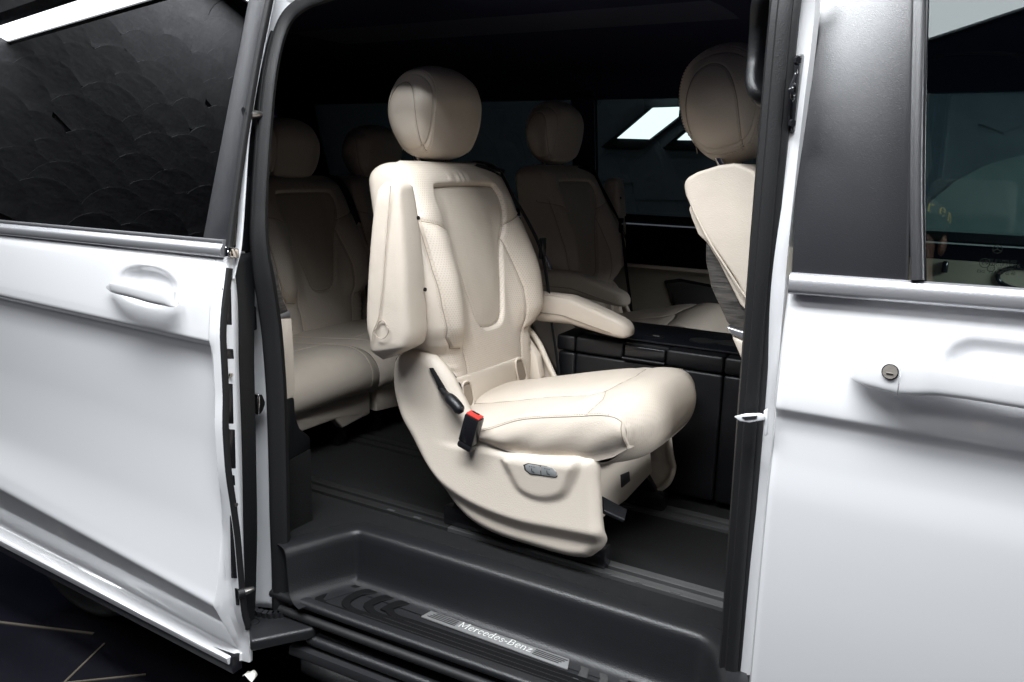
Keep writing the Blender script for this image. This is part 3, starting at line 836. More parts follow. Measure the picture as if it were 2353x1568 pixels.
# serif letters drawn as strokes of changing width
def arc(cx, cy, rx, ry, a0, a1, n=14): return [(cx + rx * math.cos(R(a0 + (a1 - a0) * i / n)), cy + ry * math.sin(R(a0 + (a1 - a0) * i / n))) for i in range(n + 1)]
def stem(x, y0, y1, s=.085): return [([(x, y0), (x, y1)], s), ([(x - .10, y0 + .02), (x + .10, y0 + .02)], .022)]
GLY = {
 'M': (1.0, stem(.14, 0, .70, .05) + stem(.82, 0, .70) + [([(.04, .68), (.2, .68)], .022), ([(.76, .68), (.92, .68)], .022), ([(.16, .70), (.48, .06)], .075), ([(.48, .06), (.80, .70)], .04)]),
 'e': (.52, [([(.07, .26), (.44, .26)], .035), (arc(.26, .24, .19, .23, 0, 320), .06)]),
 'r': (.45, stem(.14, 0, .46) + [([(.04, .44), (.14, .44)], .022), ([(.14, .30), (.22, .42), (.34, .44)], .05), (arc(.34, .41, .03, .03, 0, 360, 8), .05)]),
 'c': (.50, [(arc(.26, .24, .19, .23, 40, 320), .06), (arc(.40, .37, .02, .02, 0, 360, 8), .06)]),
 'd': (.58, [(arc(.25, .23, .18, .22, 0, 360), .055), ([(.42, 0), (.42, .74)], .085), ([(.33, .72), (.42, .72)], .022), ([(.42, .02), (.53, .02)], .022)]),
 's': (.44, [([(.36, .38), (.28, .46), (.16, .45), (.10, .36), (.18, .27), (.30, .22), (.36, .13), (.28, .02), (.14, .01), (.07, .11)], .058)]),
 '-': (.34, [([(.06, .24), (.28, .24)], .07)]),
 'B': (.70, stem(.16, 0, .70, .09) + [([(.06, .68), (.36, .68)], .025), ([(.06, .02), (.38, .02)], .025), ([(.16, .37), (.38, .37)], .025), (arc(.36, .525, .17, .155, -90, 90), .06), (arc(.38, .195, .20, .175, -90, 90), .065)]),
 'n': (.60, stem(.14, 0, .46) + stem(.46, 0, .32) + [([(.04, .44), (.14, .44)], .022), (arc(.30, .30, .16, .15, 0, 150), .05)]),
 'z': (.50, [([(.07, .44), (.43, .44)], .04), ([(.42, .44), (.08, .02)], .07), ([(.07, .02), (.45, .02)], .04), ([(.08, .44), (.08, .36)], .03), ([(.45, .02), (.45, .12)], .03)]),
}
def stroke_mesh(strokes, H):
    V, F = [], []
    for li, (pts, wd) in enumerate(strokes):
        P = np.array(pts, float); T = _nrm(np.gradient(P, axis=0)); Nn = np.stack([-T[:, 1], T[:, 0]], 1) * wd / 2
        b0 = len(V)
        for p_, n_ in zip(P, Nn):
            for q in (p_ + n_, p_ - n_):
                V.append((q[0] * H, q[1] * H, .0009 + .00006 * li)); 
        for i in range(len(P) - 1):
            F.append((b0 + 2*i, b0 + 2*i + 1, b0 + 2*i + 3, b0 + 2*i + 2))
    return V, F
M_['letter'] = simple('white_lettering', (0.80, 0.80, 0.78), 0.5)
word = 'Mercedes-Benz'
tot = sum(GLY[ch][0] for ch in word)
span = Lp * .50
H = span / tot
cx = Lp * .25
for ch in word:
    V, F = stroke_mesh(GLY[ch][1], H)
    V2 = [on_plate(cx + v[0] + v[1] * .06, Wp * .30 + v[1] * 1.12, v[2]) for v in V]
    o = mk('letter', V2, F, M_['letter'], smooth=False); o.parent = plate
    o.modifiers.new('t', 'SOLIDIFY').thickness = .0005
    cx += GLY[ch][0] * H

# roller arm cover reaching from the sill to the sliding door's foot
arm_top = [(571, 1408), (640, 1411), (690, 1405), (722, 1416), (731, 1436), (720, 1444), (660, 1456), (574, 1474)]
pa = [at(a, b_, 'z', .335) for a, b_ in arm_top]
ra = vp(prism('roller_arm', pa, (0, 0, -.028), M_['tread'], b=0.009, seg=4))
br = spl([at(a, b_, 'z', .345) for a, b_ in ((574, 1398), (610, 1408), (640, 1408), (668, 1400))], 9)
for q in br:
    o = tube('chain_link', [q + np.array([0, 0, -.012]), q + np.array([0, 0, .002])], .0085, M_['gloss'], n=8, out=(1, 0, 0)); o.parent = ra
o = tube('arm_emblem', [at(574 + 26 * math.cos(a) - 4, 1428 + 9 * math.sin(a), 'z', .3357) for a in np.linspace(-1.6, 1.6, 16)], .0009, M_['gloss'], n=6); o.parent = ra

# ---- cabin floor: carpet between the seat rails
mk_ = lambda *a, **k: vp(mk(*a, **k))
plan = [(p_[0], p_[1]) for p_ in (RG2 - nn * .035)]
fp = [(x, y, ZF) for x, y in plan if y > .02]
fp = [(-3.1, fp[0][1], ZF)] + fp + [(1.2, fp[-1][1], ZF), (1.2, 1.80, ZF), (-3.1, 1.80, ZF)]
carpet = vp(prism('floor_carpet', fp, (0, 0, -.03), M_['carpet'], b=0))
def frail(y, x0=-3.0, x1=.3):
    rt = empty('floor_rail', (0, y, ZF)); rt.parent = van; rt.matrix_parent_inverse = Matrix.Translation((1.0, -0.9, 0.0))
    for s in (-1, 1):
        for xa, xb, mt in ((x0, -1.02, 'dkrail'), (-1.018, x1, 'rail')):
            P = [(xa, s * .019, .004), (xb, s * .019, .004)]
            o = sweep('rail_flange', P, [(.004, -.012), (.0055, -.010), (.0045, -.004), (.0055, 0), (.0045, .004), (.0055, .008), (.004, .0115), (-.01, .0115), (-.01, -.012)], (0, 0, 1), M_[mt]); o.parent = rt
    o = box('rail_slot', (x0, -.007, .0005), (x1, .007, .0016), M_['dark_hole'], b=0); o.parent = rt
    for x in (-.62, -.55, -.47, -1.12, -1.2):
        o = box('rail_stop', (x, -.030, .0085), (x + .022, -.022, .0105), M_['rail'], b=.001); o.parent = rt
    return rt
YR1, YR2 = 0.292, 0.648
for y in (YR1, YR2, 1.28, 1.62): frail(y)

# ---- front pillar of the opening and the front door
# body-coloured pillar strip between seal and door
pr = spl([at(a, b_, 'x', -.277) for a, b_ in ((1845, -60), (1838, 60), (1806, 330), (1775, 640), (1752, 950), (1722, 1300), (1700, 1568), (1694, 1640))], 60)
G = np.zeros((60, 6, 3))
for j, (dx, dy) in enumerate(((-.022, .030), (-.020, .004), (-.014, 0.0), (.010, .0), (.018, .004), (.020, .03))):
    G[:, j] = pr + np.array([dx, dy, 0])
vp(grid('body_pillar', G, M_['paint'], angle=50))
fd_edge_px = [(1814, 655), (1800, 780), (1782, 933), (1770, 1074), (1755, 1289), (1737, 1568), (1731, 1660)]
FE = np.array([at(a, b_, 'x', -.250) for a, b_ in fd_edge_px])
fdy = lambda z: stab([(.30, .050), (.42, .040), (.55, .032), (.70, .027), (.85, .025), (.92, .0290), (.955, .0300), (.978, .0275), (.992, .0215), (.9975, .0188), (1.002, .0184), (1.06, .024), (1.12, .031), (1.17, .038), (1.22, .044)], z)
cre = zline((1782, 933), (2353, 1031), .019)
def fd_skin():
    xs = np.concatenate([[-.2555, -.2535, -.249], np.linspace(-.243, .32, 130), np.linspace(.36, 1.1, 14)])
    zs_ = np.concatenate([np.linspace(.30, .90, 50)[:-1], np.linspace(.90, 1.03, 44)[:-1], np.linspace(1.03, 1.192, 40)])
    P = np.zeros((len(xs), len(zs_), 3))
    for i, x in enumerate(xs):
        dz = cre(x) - 1.0
        zz = zs_.copy()
        zz = zz + dz * (1 - sstep(.0, .19, np.abs(zz - 1.0)))
        P[i, :, 0] = x; P[i, :, 2] = zz; P[i, :, 1] = fdy(zs_) + (.030 if i == 0 else .010 if i == 1 else .0016 if i == 2 else 0)
    c = at(2300, 862, 'y', .03)
    rr = (np.maximum(np.abs(P[:, :, 0] - c[0] - .06) - .09, 0) / .045) ** 2 + ((P[:, :, 2] - c[2] - .008) / .040) ** 2
    P[:, :, 1] += 0.012 * (1 - sstep(0.05, 1.05, rr))
    return P
fd = vp(grid('front_door', fd_skin(), M_['paint'], angle=30))
# the waist strip
NF = np.array(NS); P0F = np.array([0, .030, 1.17])
def fg(px, py, off=0.0): return at_plane(px, py, P0F + NF * off, NF)
ca, cb = fg(1815, 650, .003), fg(2353, 690, .003)
ex = ca + (cb - ca) * 4.0
pth = np.stack([ca + (ex - ca) * q for q in np.linspace(0, 1, 8)])
prf = [(-.006, .0155), (.002, .0155), (.006, .0145), (.0085, .009), (.0090, .0), (.0080, -.009), (.005, -.0138), (.001, -.015), (-.006, -.015)]
under(sweep('waist_strip', pth, [(a, b_ * 1.05) for a, b_ in prf], NF, M_['alu'], angle=60), fd)
# pillar cover, window seal, pane
cv = [fg(1818, 641, .004), fg(1832, 350, .004), fg(1868, -10, .004), fg(1880, -120, .004), fg(2106, -120, .004), fg(2099, -10, .004), fg(2093, 400, .004), fg(2089, 638, .004), fg(2082, 654, .004), fg(1830, 642, .004)]
under(prism('pillar_cover', cv, -NF * .01, M_['cover'], b=.0025), fd)
ws = spl([fg(2109, 645, .006), fg(2105, 400, .006), fg(2112, 0, .006), fg(2116, -120, .006)], 20)
under(sweep('window_seal', ws, [(.006, -.0085), (.0085, -.006), (.0085, .006), (.006, .0085), (-.008, .0085), (-.008, -.0085)], NF, M_['cover'], angle=50), fd)
under(prism('window_pane', [fg(2118, 672, -.004), fg(2750, 715, -.004), fg(2800, -80, -.004), fg(2122, -140, -.004)], -NF * .004, M_['clear'], b=0), fd)
under(sweep('window_bead', spl([fg(2124, 655, -.0005), fg(2121, 400, -.0005), fg(2129, 0, -.0005), fg(2133, -120, -.0005)], 16), rrect(.004, .006, .0015), NF, M_['gloss']), fd)
# handle: lock cap with cylinder, then the grip
Y = -.012
hz = lambda px, py, y=Y: at(px, py, 'y', y)
capP = [hz(1956, 850, .018), hz(1962, 850, .008), hz(1985, 852, .0), hz(2020, 857, -.004), hz(2050, 862, -.006), hz(2068, 866, -.006)]
grip('lock_cap', capP, [.004, .014, .0195, .0225, .0245, .0255], [.003, .008, .012, .015, .016, .016], M_['paint'], fd, .5)
gp = [hz(2071, 866, -.006), hz(2100, 867, -.006), hz(2140, 868, -.007), hz(2200, 877, -.008), hz(2300, 893, -.010), hz(2420, 912, -.010), hz(2560, 935, -.006), hz(2640, 950, .006)]
grip('grip', gp, [.0255, .0250, .0220, .0205, .0205, .0205, .0205, .006], [.016, .016, .014, .013, .013, .013, .012, .005], M_['paint'], fd, .5)
kc = hz(2045, 855, -.0245)
under(tube('lock_ring', [kc + np.array([0, .012, 0]), kc + np.array([0, .0005, 0])], .0108, M_['gloss'], n=28, out=(0, 0, 1)), fd)
under(tube('lock_cylinder', [kc + np.array([0, .010, 0]), kc + np.array([0, -.0008, 0])], .0095, simple('worn_nickel', (.42, .38, .34), .4, metal=0.4, bump=(300, .0005)), n=28, out=(0, 0, 1)), fd)
under(box('key_slot', tuple(kc + np.array([-.0045, -.0018, -.0032])), tuple(kc + np.array([.0045, -.0005, -.0012])), M_['pin'], b=.0004), fd)
# dovetail bracket on the pillar edge
bx_ = -.273
def bp(px, py, dx=0): return at(px, py, 'x', bx_ + dx)
o = vp(prism('pillar_bracket', [bp(1826, 128), bp(1836, 124), bp(1840, 132), bp(1836, 240), bp(1828, 290), bp(1814, 308), bp(1810, 286), bp(1810, 205), bp(1822, 170)], (.007, 0, 0), M_['gloss'], b=.003))
for c in ((1829, 140), (1817, 284)):
    q = bp(*c, .009)
    under(tube('screw_head', [q, q + np.array([.004, -.002, 0])], .006, M_['gloss'], n=6, out=(0, 0, 1)), o)
q = bp(1823, 212, .010)
under(tube('bracket_hole', [q + np.array([math.cos(a) * .0, math.cos(a) * .0085, math.sin(a) * .0105]) for a in np.linspace(0, 6.283, 17)[:-1]], .0022, M_['gloss'], n=6, closed=True), o)
# striker plate on the pillar
spx = [(1686, 958), (1712, 952), (1745, 951), (1756, 955), (1757, 966), (1722, 972), (1700, 969)]
st = vp(prism('striker', [at(a, b_, 'y', .012) for a, b_ in spx], (0, .006, .0), M_['jamb'], b=.0015))
under(prism('striker_slot', [at(a, b_, 'y', .0108) for a, b_ in ((1704, 959), (1740, 956), (1738, 962), (1712, 965))], (0, .001, 0), M_['trim'], b=0), st)
vp(prism('striker_base', [at(a, b_, 'y', .016) for a, b_ in ((1754, 944), (1764, 940), (1764, 1000), (1756, 1004))], (0, .006, 0), M_['jamb'], b=.002))
# glass markings
def txt(s, px, py, size, par):
    c = bpy.data.curves.new('glass_marking', 'FONT'); c.body = s; c.size = size; c.align_x = 'CENTER'; c.align_y = 'CENTER'; c.resolution_u = 3
    o = bpy.data.objects.new('glass_marking', c); col.objects.link(o)
    dg_ = bpy.context.evaluated_depsgraph_get()
    me = bpy.data.meshes.new_from_object(o.evaluated_get(dg_)); bpy.data.objects.remove(o)
    n = new_obj('glass_marking', me, M_['mark'], par)
    p_ = fg(px, py, -.0032)
    n.matrix_local = Matrix(((1, 0, 0, p_[0]), (0, math.sin(R(11.5)), -math.cos(R(11.5)), p_[1]), (0, math.cos(R(11.5)), math.sin(R(11.5)), p_[2]), (0, 0, 0, 1)))
    return n
for s, px, py, sz in (('E9', 2263, 605, .0075), ('43R-000016', 2306, 609, .0078), ('CCC', 2277, 617, .0042), ('E000191', 2311, 619, .0055), ('ESG', 2254, 624, .0055), ('72 WD G 40', 2302, 628, .0058), ('DOT 211 M75 AS2', 2300, 600, .0046)):
    txt(s, px, py, sz, fd)
def ring(px, py, r, par, name='glass_marking', spokes=0):
    c = fg(px, py, -.0032); a_ = np.array([1, 0, 0]); b2 = np.cross(NF, a_)
    under(tube(name, [c + a_ * r * math.cos(t) + b2 * r * math.sin(t) for t in np.linspace(0, 6.2832, 25)[:-1]], .00045, M_['mark'], n=5, closed=True), par)
    for k in range(spokes):
        t = R(90 + 120 * k)
        under(tube(name, [c, c + (a_ * math.cos(t) + b2 * math.sin(t)) * r], .0005, M_['mark'], n=5), par)
ring(2292, 573, .0055, fd, spokes=3); ring(2263, 605, .0062, fd); ring(2277, 617, .0045, fd)

# ---- cabin shell
def quad(name, P, mat, t=.01, flip=False):
    return vp(prism(name, P, (0, 0, t), mat, b=0))
zr = 1.70
roof_y0 = .125
# headliner: gently domed, with a raised centre panel
ny, nx = 16, 12
G = np.array([[(x, y, 1.715 + .055 * math.sin(math.pi * (y - roof_y0) / (1.80 - roof_y0)) + (.0)) for y in np.linspace(roof_y0, 1.80, ny)] for x in np.linspace(-3.1, 1.2, nx)])
hl = vp(grid('headliner', G, M_['roof'])); hl.modifiers.new('t', 'SOLIDIFY').thickness = .02
vp(prism('roof_panel', [(-2.05, .42, 1.748), (-.65, .42, 1.748), (-.65, 1.5, 1.748), (-2.05, 1.5, 1.748)], (0, 0, .02), simple('roof_panel_cloth', (.038, .043, .072), .9, bump=(900, .0004)), b=.008))
# outer roof skin and the rail above the opening
G = np.array([[(x, .10 + .86 * (1 - math.cos(a)) , 1.76 + .12 * math.sin(a)) for a in np.linspace(0, math.pi, 24)] for x in (-3.2, -2, -1, 0, 1.2)])
vp(grid('roof_skin', G, M_['paint']))
vp(sweep('roof_rail', [(-1.20, .115, 1.735), (1.2, .115, 1.735)], rrect(.045, .05, .012), (0, -1, 0), M_['jamb']))
# far side: lower lining, waist ledge, window posts, panes
YF = 1.78
far = vp(box('far_lining', (-3.1, YF, ZF), (1.2, YF + .05, 1.02), simple('beige_lining', (.30, .27, .22), .6, bump=(300, .0006)), b=.004))
def fx(px, py, y=YF): return at(px, py, 'y', y)
zb = fx(1500, 508)[2]
vp(box('far_door_band', (-3.1, YF - .012, .985), (1.2, YF + .04, zb - .02), simple('far_door_cloth', (.006, .006, .008), .95, spec=.02), b=.006))
vp(sweep('far_waist_ledge', [(-3.1, YF - .01, zb), (1.2, YF - .01, zb)], [(.012, .010), (.018, .004), (.016, -.012), (-.03, -.02), (-.03, .014)], (0, -1, 0), simple('grey_green_ledge', (.022, .026, .025), .9, spec=.05), angle=50))
vp(sweep('far_lining_strip', [(-3.1, YF - .016, .978), (1.2, YF - .016, .978)], rrect(.012, .014, .004), (0, -1, 0), M_['shell']))
NFf = np.array([0, -math.cos(R(9)), -math.sin(R(9))])
def ff(x, z): return np.array([x, YF + .02 - (z - zb) * math.tan(R(9)), z])
ztop = 1.60
for xa, xb in ((-2.95, -1.47), (-1.37, -.35), (-.24, 1.1)):
    vp(prism('far_window_pane', [ff(xa, zb), ff(xb, zb), ff(xb, ztop), ff(xa, ztop)], (0, .005, 0), M_['farglass'] if xa < -.3 else M_['clear'], b=0))
for xa, xb in ((-3.1, -2.95), (-1.47, -1.37), (-.35, -.24), (1.1, 1.2)):
    vp(prism('far_window_post', [ff(xa, zb - .01), ff(xb, zb - .01), ff(xb, ztop + .03), ff(xa, ztop + .03)], (0, .03, 0), M_['roof'], b=.004))
vp(prism('far_cantrail', [ff(-3.1, ztop), ff(1.2, ztop), ff(1.2, 1.76), ff(-3.1, 1.76)], (0, .035, 0), M_['roof'], b=.004))
# tail end and dash end close the cabin off
vp(box('tail_lining', (-3.14, .05, ZF), (-3.1, 1.8, 1.12), M_['roof'], b=.004))
vp(prism('tail_window', [(-3.12, .15, 1.12), (-3.12, 1.75, 1.12), (-3.06, 1.70, 1.62), (-3.06, .2, 1.62)], (-.005, 0, 0), M_['tint'], b=0))
vp(box('tail_header', (-3.14, .05, 1.62), (-3.06, 1.8, 1.76), M_['roof'], b=.004))
vp(box('dash_panel', (1.15, .06, .45), (1.25, 1.8, 1.25), M_['roof'], b=.01))
# near-side body rear of the opening (behind the sliding door)
vp(box('rear_quarter_lining', (-3.1, .06, ZF), (-1.40, .10, 1.15), M_['black'], b=.004))
vp(box('rear_quarter_skin', (-3.1, .015, .30), (-1.42, .055, 1.15), M_['paint'], b=.01))
vp(prism('rear_quarter_window', [(-3.0, .03, 1.15), (-1.45, .03, 1.15), (-1.42, .13, 1.66), (-3.0, .13, 1.66)], (0, .006, 0), M_['tint'], b=0))
vp(box('rear_quarter_rail', (-3.1, .10, 1.66), (-1.30, .15, 1.75), M_['jamb'], b=.01))
# loudspeaker panel in the far lining
spk = [(1524, 645), (1560, 640), (1640, 655), (1668, 660), (1664, 712), (1640, 722), (1560, 716), (1545, 706)]
P = np.array([fx(a, b_, YF - .004) for a, b_ in spk])
o = vp(prism('speaker_surround', P, (0, .012, 0), M_['gloss'], b=.006))
c = P.mean(0)
under(prism('speaker_grille', (P - c) * np.array([.88, 1, .80]) + c + np.array([0, -.003, 0]), (0, .006, 0), simple('speaker_cloth', (.05, .05, .048), .7, bump=(900, .002)), b=.004), o)
# far front door: cream lining with lock pin and handle ring, grab handle above
o = vp(box('far_front_door_lining', (-.24, YF - .03, .80), (1.1, YF - .0, 1.085), simple('cream_lining', (.55, .50, .38), .6), b=.012))
q = fx(2172, 612, YF - .04)
under(tube('lock_pin', [q + np.array([0, 0, -.02]), q + np.array([0, 0, .012]), q + np.array([0, 0, .016])], np.array([.009, .009, .006]), M_['gloss'], n=14, out=(1, 0, 0)), o)
q = fx(2353, 640, YF - .035)
under(tube('handle_ring', [q + np.array([.07 * math.cos(t), 0, .035 * math.sin(t)]) for t in np.linspace(0, 6.283, 25)[:-1]], .007, M_['gloss'], n=8, closed=True), o)
q = [fx(2150, 135, 1.70), fx(2165, 122, 1.68), fx(2240, 118, 1.67), fx(2335, 124, 1.68), fx(2350, 138, 1.70)]
vp(tube('grab_handle', spl(q, 24), .011, M_['trim'], n=10))
# grab handle on the opening's front pillar
q = [at(1782, -40, 'x', -.335), at(1752, -10, 'x', -.345), at(1743, 60, 'x', -.355), at(1736, 140, 'x', -.357), at(1733, 190, 'x', -.352), at(1742, 216, 'x', -.343), at(1762, 226, 'x', -.335), at(1790, 230, 'x', -.33)]
vp(sweep('grab_handle', spl(q, 60), rrect(.030, .020, .008), (-.3, -.95, 0), M_['black'], angle=60))
vp(prism('pillar_lining', [at(a, b_, 'x', -.325) for a, b_ in ((1772, -60), (1745, 300), (1722, 600), (1700, 950), (1676, 1300), (1655, 1568), (1652, 1640), (1690, 1640), (1712, 1300), (1740, 950), (1765, 600), (1790, 300), (1810, -60))], (.012, .0, 0), M_['trim'], b=.003))

# ---- rear wheel behind the open door's foot
wc = np.array([-2.19, .16, .335])
wh_ = empty('wheel', wc); wh_.parent = van; wh_.matrix_parent_inverse = Matrix.Translation((1.0, -0.9, 0.0))
def lathe(name, prof, mat, parent, n=48):
    G = np.array([[(r_ * math.cos(t), y_, r_ * math.sin(t)) for r_, y_ in prof] for t in np.linspace(0, 2 * math.pi, n, endpoint=False)])
    o = grid(name, G, mat, cu=True, angle=40); o.parent = parent; return o
lathe('tyre', [(.235, -.09), (.25, -.10), (.30, -.105), (.325, -.09), (.335, -.06), (.335, .08), (.32, .10), (.24, .09)], M_['rubber'], wh_)
lathe('rim', [(.24, -.085), (.232, -.09), (.225, -.085), (.222, .0), (.20, .07), (.05, .07)], simple('dark_alloy', (.5, .5, .5), .35, metal=.3), wh_)
for k in range(10):
    a = 2 * math.pi * k / 10 + (.12 if k % 2 else -.12) + .2
    u_ = np.array([math.cos(a), 0, math.sin(a)]); v_ = np.array([-math.sin(a), 0, math.cos(a)])
    q = [u_ * .05 + v_ * .018, u_ * .226 + v_ * .011, u_ * .226 - v_ * .011, u_ * .05 - v_ * .018]
    o = prism('spoke', [p_ + np.array([0, -.07 if i in (1, 2) else -.055, 0]) for i, p_ in enumerate(q)], (0, .03, 0), bpy.data.materials['dark_alloy'], b=.003); o.parent = wh_
lathe('hub_cap', [(.0, -.068), (.045, -.066), (.06, -.055), (.06, .0)], bpy.data.materials['dark_alloy'], wh_, 24)
# ------------------------------------------------------------------ seats
def split_grid(P, regions, spec, cv=False, capend=False):
    """one smooth surface cut into several meshes along its seams. regions: int per face; spec: {id: (name, mat, parent)}"""
    n, m = P.shape[:2]
    V = P.reshape(-1, 3)
    Nn = gnormals(P, cv)
    for r_, r2 in ((0, 1), (-1, -2)):
        if np.ptp(P[r_], axis=0).max() < 1e-5: Nn[r_] = _nrm(Nn[r2].mean(0))
    Nn = Nn.reshape(-1, 3)
    F = np.array(gridF(n, m, False, cv))
    out = {}
    c = V[F].mean(1)
    if ((c - c.mean(0)) * Nn[F].mean(1)).sum() < 0:
        F = F[:, ::-1]; 
    fn = np.cross(V[F[:, 1]] - V[F[:, 0]], V[F[:, 3]] - V[F[:, 0]])
    flip = (fn * Nn[F].mean(1)).sum() < 0
    Nn = -Nn if flip else Nn
    for rid in spec:
        name, mat, par = spec[rid]
        Fs = F[regions == rid]
        if len(Fs) == 0: continue
        used = np.unique(Fs); mp = -np.ones(len(V), int); mp[used] = np.arange(len(used))
        me = bpy.data.meshes.new(name)
        me.from_pydata([tuple(v) for v in V[used]], [], [tuple(map(int, f_)) for f_ in mp[Fs]])
        me.update(); me.shade_smooth()
        me.normals_split_custom_set_from_vertices([tuple(v) for v in Nn[used]])
        p_ = out[par] if isinstance(par, int) else par
        out[rid] = new_obj(name, me, mat, p_)
    return out

INS = [(-.115, .795), (-.132, .786), (-.139, .765), (-.136, .735), (-.125, .70), (-.108, .665), (-.094, .62), (-.082, .57), (-.068, .52), (-.056, .485), (-.038, .468), (0, .463)]
INS = INS + [(-a, b_) for a, b_ in INS[::-1][1:]]
INS = [tuple(q) for q in spl(INS, 90, closed=True)]
ZTOP = .848
def backrest(par):
    nf, nb = 210, 40
    zq = np.concatenate([np.linspace(.30, .78, 170), .78 + (ZTOP - .78) * (1 - (1 - np.linspace(0, 1, 51)[1:]) ** 1.6)])
    nz = len(zq)
    w_ = stab([(.30, .195), (.37, .205), (.425, .212), (.455, .235), (.50, .252), (.56, .259), (.62, .254), (.68, .240), (.73, .229), (.79, .218), (.82, .210), (ZTOP, .198)], zq)
    q = np.clip((zq - (ZTOP - .05)) / .05, 0, 1); kz = (1 - q ** 2.4) ** (1 / 2.4)
    w_ = w_ - .03 * (1 - kz)
    xf = stab([(.28, .020), (.37, .012), (.50, -.012), (.65, -.047), (.78, -.085), (.85, -.108)], zq)
    Tf = .055 * kz
    Tb = stab([(.30, .05), (.42, .055), (.50, .075), (.65, .085), (.79, .085), (.85, .08)], zq) * kz
    B = stab([(.30, .012), (.42, .012), (.455, .035), (.50, .058), (.58, .062), (.66, .050), (.73, .036), (.79, .022), (.83, .012), (.85, .005)], zq)
    u = np.sin(np.linspace(-1, 1, nf) * math.pi / 2); ub = np.sin(np.linspace(1, -1, nb + 2)[1:-1] * math.pi / 2)
    P = np.zeros((nz, nf + nb, 3))
    for i in range(nz):
        y = w_[i] * u
        k = (1 - np.abs(u) ** 4.5) ** (1 / 2.6)
        bol = B[i] * sstep(.085, .20, np.abs(y)) 
        P[i, :nf, 0] = xf[i] - .055 + (Tf[i] + bol) * k
        P[i, :nf, 1] = y; P[i, :nf, 2] = zq[i]
        yb = w_[i] * ub; kb = (1 - np.abs(ub) ** 5) ** (1 / 5)
        P[i, nf:, 0] = xf[i] - .055 - Tb[i] * kb
        P[i, nf:, 1] = yb; P[i, nf:, 2] = zq[i]
    Q = P[:, :nf, 1:].reshape(-1, 2)
    d_in = pdist(Q, INS, True); ins = inside(Q, INS)
    seams = []
    for s in (-1, 1):
        seams += [[(s * .126, .700), (s * .17, .716), (s * .262, .735)],
                  [(s * .110, .668), (s * .122, .62), (s * .140, .54), (s * .142, .46), (s * .128, .40), (s * .120, .30)],
                  [(s * .214, .735), (s * .218, .70), (s * .228, .62), (s * .226, .54), (s * .214, .47), (s * .19, .44), (s * .15, .435)]]
    d_s = np.min([pdist(Q, s_) for s_ in seams], 0)
    disp = -.0035 * np.exp(-(d_in / .0034) ** 2) - .0038 * np.exp(-(d_s / .0030) ** 2)
    sg_ = np.where(ins, d_in, -d_in); ki = sstep(-.010, .003, sg_)
    disp += .004 * (1 - np.exp(-(d_s / .02) ** 2)) * (1 - ki) + .004 * (1 - np.exp(-(d_in / .03) ** 2)) * ki - .005 * ki
    # little gathers above the insert and at the lower corners
    disp += .0012 * np.sin(Q[:, 0] * 210 + 2 * np.sin(Q[:, 0] * 60)) * np.exp(-((Q[:, 1] - .812) / .012) ** 2) * (np.abs(Q[:, 0]) < .06)
    fold = np.exp(-((np.abs(Q[:, 0]) - .19) / .025) ** 2)
    disp += .002 * np.sin(Q[:, 1] * 330 + Q[:, 0] * 90) * fold * np.exp(-((Q[:, 1] - .375) / .03) ** 2)
    Nn = gnormals(P, True)
    if Nn[60, nf // 2, 0] < 0: Nn = -Nn
    edge = np.clip((1 - np.abs(np.tile(u, nz)) ** 6) * 3, 0, 1)
    D = np.zeros((nz, nf + nb)); D[:, :nf] = (disp * edge).reshape(nz, nf)
    # side seams where the front cover meets the back shell
    P = P + Nn * D[:, :, None]
    def lift(poly, k_=80, up_=.0002):
        q = lin(poly, k_)
        ii = np.interp(q[:, 1], zq, np.arange(nz)); wz_ = np.interp(q[:, 1], zq, w_)
        jj_ = (np.arcsin(np.clip(q[:, 0] / wz_, -.999, .999)) / (math.pi / 2) + 1) / 2 * (nf - 1)
        i0 = np.clip(ii.astype(int), 0, nz - 2); j0 = np.clip(jj_.astype(int), 0, nf - 2); a_ = (ii - i0)[:, None]; b2 = (jj_ - j0)[:, None]
        return P[i0, j0] * (1 - a_) * (1 - b2) + P[i0 + 1, j0] * a_ * (1 - b2) + P[i0, j0 + 1] * (1 - a_) * b2 + P[i0 + 1, j0 + 1] * a_ * b2 + np.array([up_, 0, 0])
    cords = [lift(INS + INS[:1], 160)] + [lift(s_, 50) for s_ in seams]
    def shift(poly, d_):
        q = lin(poly, 60); t_ = _nrm(np.gradient(q, axis=0)); return q + np.stack([-t_[:, 1], t_[:, 0]], 1) * d_
    rows = [lift(shift(s_, d_), 120, .0009) for k_, s_ in enumerate(seams) if k_ % 3 != 1 for d_ in (.005,)]
    n, m = P.shape[:2]
    F = np.array(gridF(n, m, False, True)); C = P.reshape(-1, 3)[F].mean(1); jj = F[:, 0] % m
    front = (jj < nf - 1)
    reg = np.zeros(len(F), int)
    cy = C[:, 1]; cz = C[:, 2]
    wz = stab(list(zip(zq, w_)), cz)
    reg[front & (np.abs(cy) < wz * .90)] = 2
    bl = front & (cz < .74) & (cz > .44) & (np.abs(cy) > stab([(.44, .142), (.54, .140), (.62, .122), (.668, .110), (.74, .2)], cz)) & (np.abs(cy) < wz * .90)
    reg[bl & (cy < 0)] = 3; reg[bl & (cy > 0)] = 4
    reg[inside(C[:, 1:], INS) & front] = 1
    out = split_grid(P, reg, {0: ('backrest', M_['leather'], par), 2: ('front_cover', M_['perf_b'], 0), 1: ('center_insert', M_['perf_i'], 0), 3: ('side_bolster', M_['perf_b'], 0), 4: ('side_bolster', M_['perf_b'], 0)}, cv=True)
    for c_ in cords: tube('seam', c_, .0011, M_['seam'], out[0], n=6)
    for c_ in rows: stitch_line(c_, out[0], r=.0009)
    return out

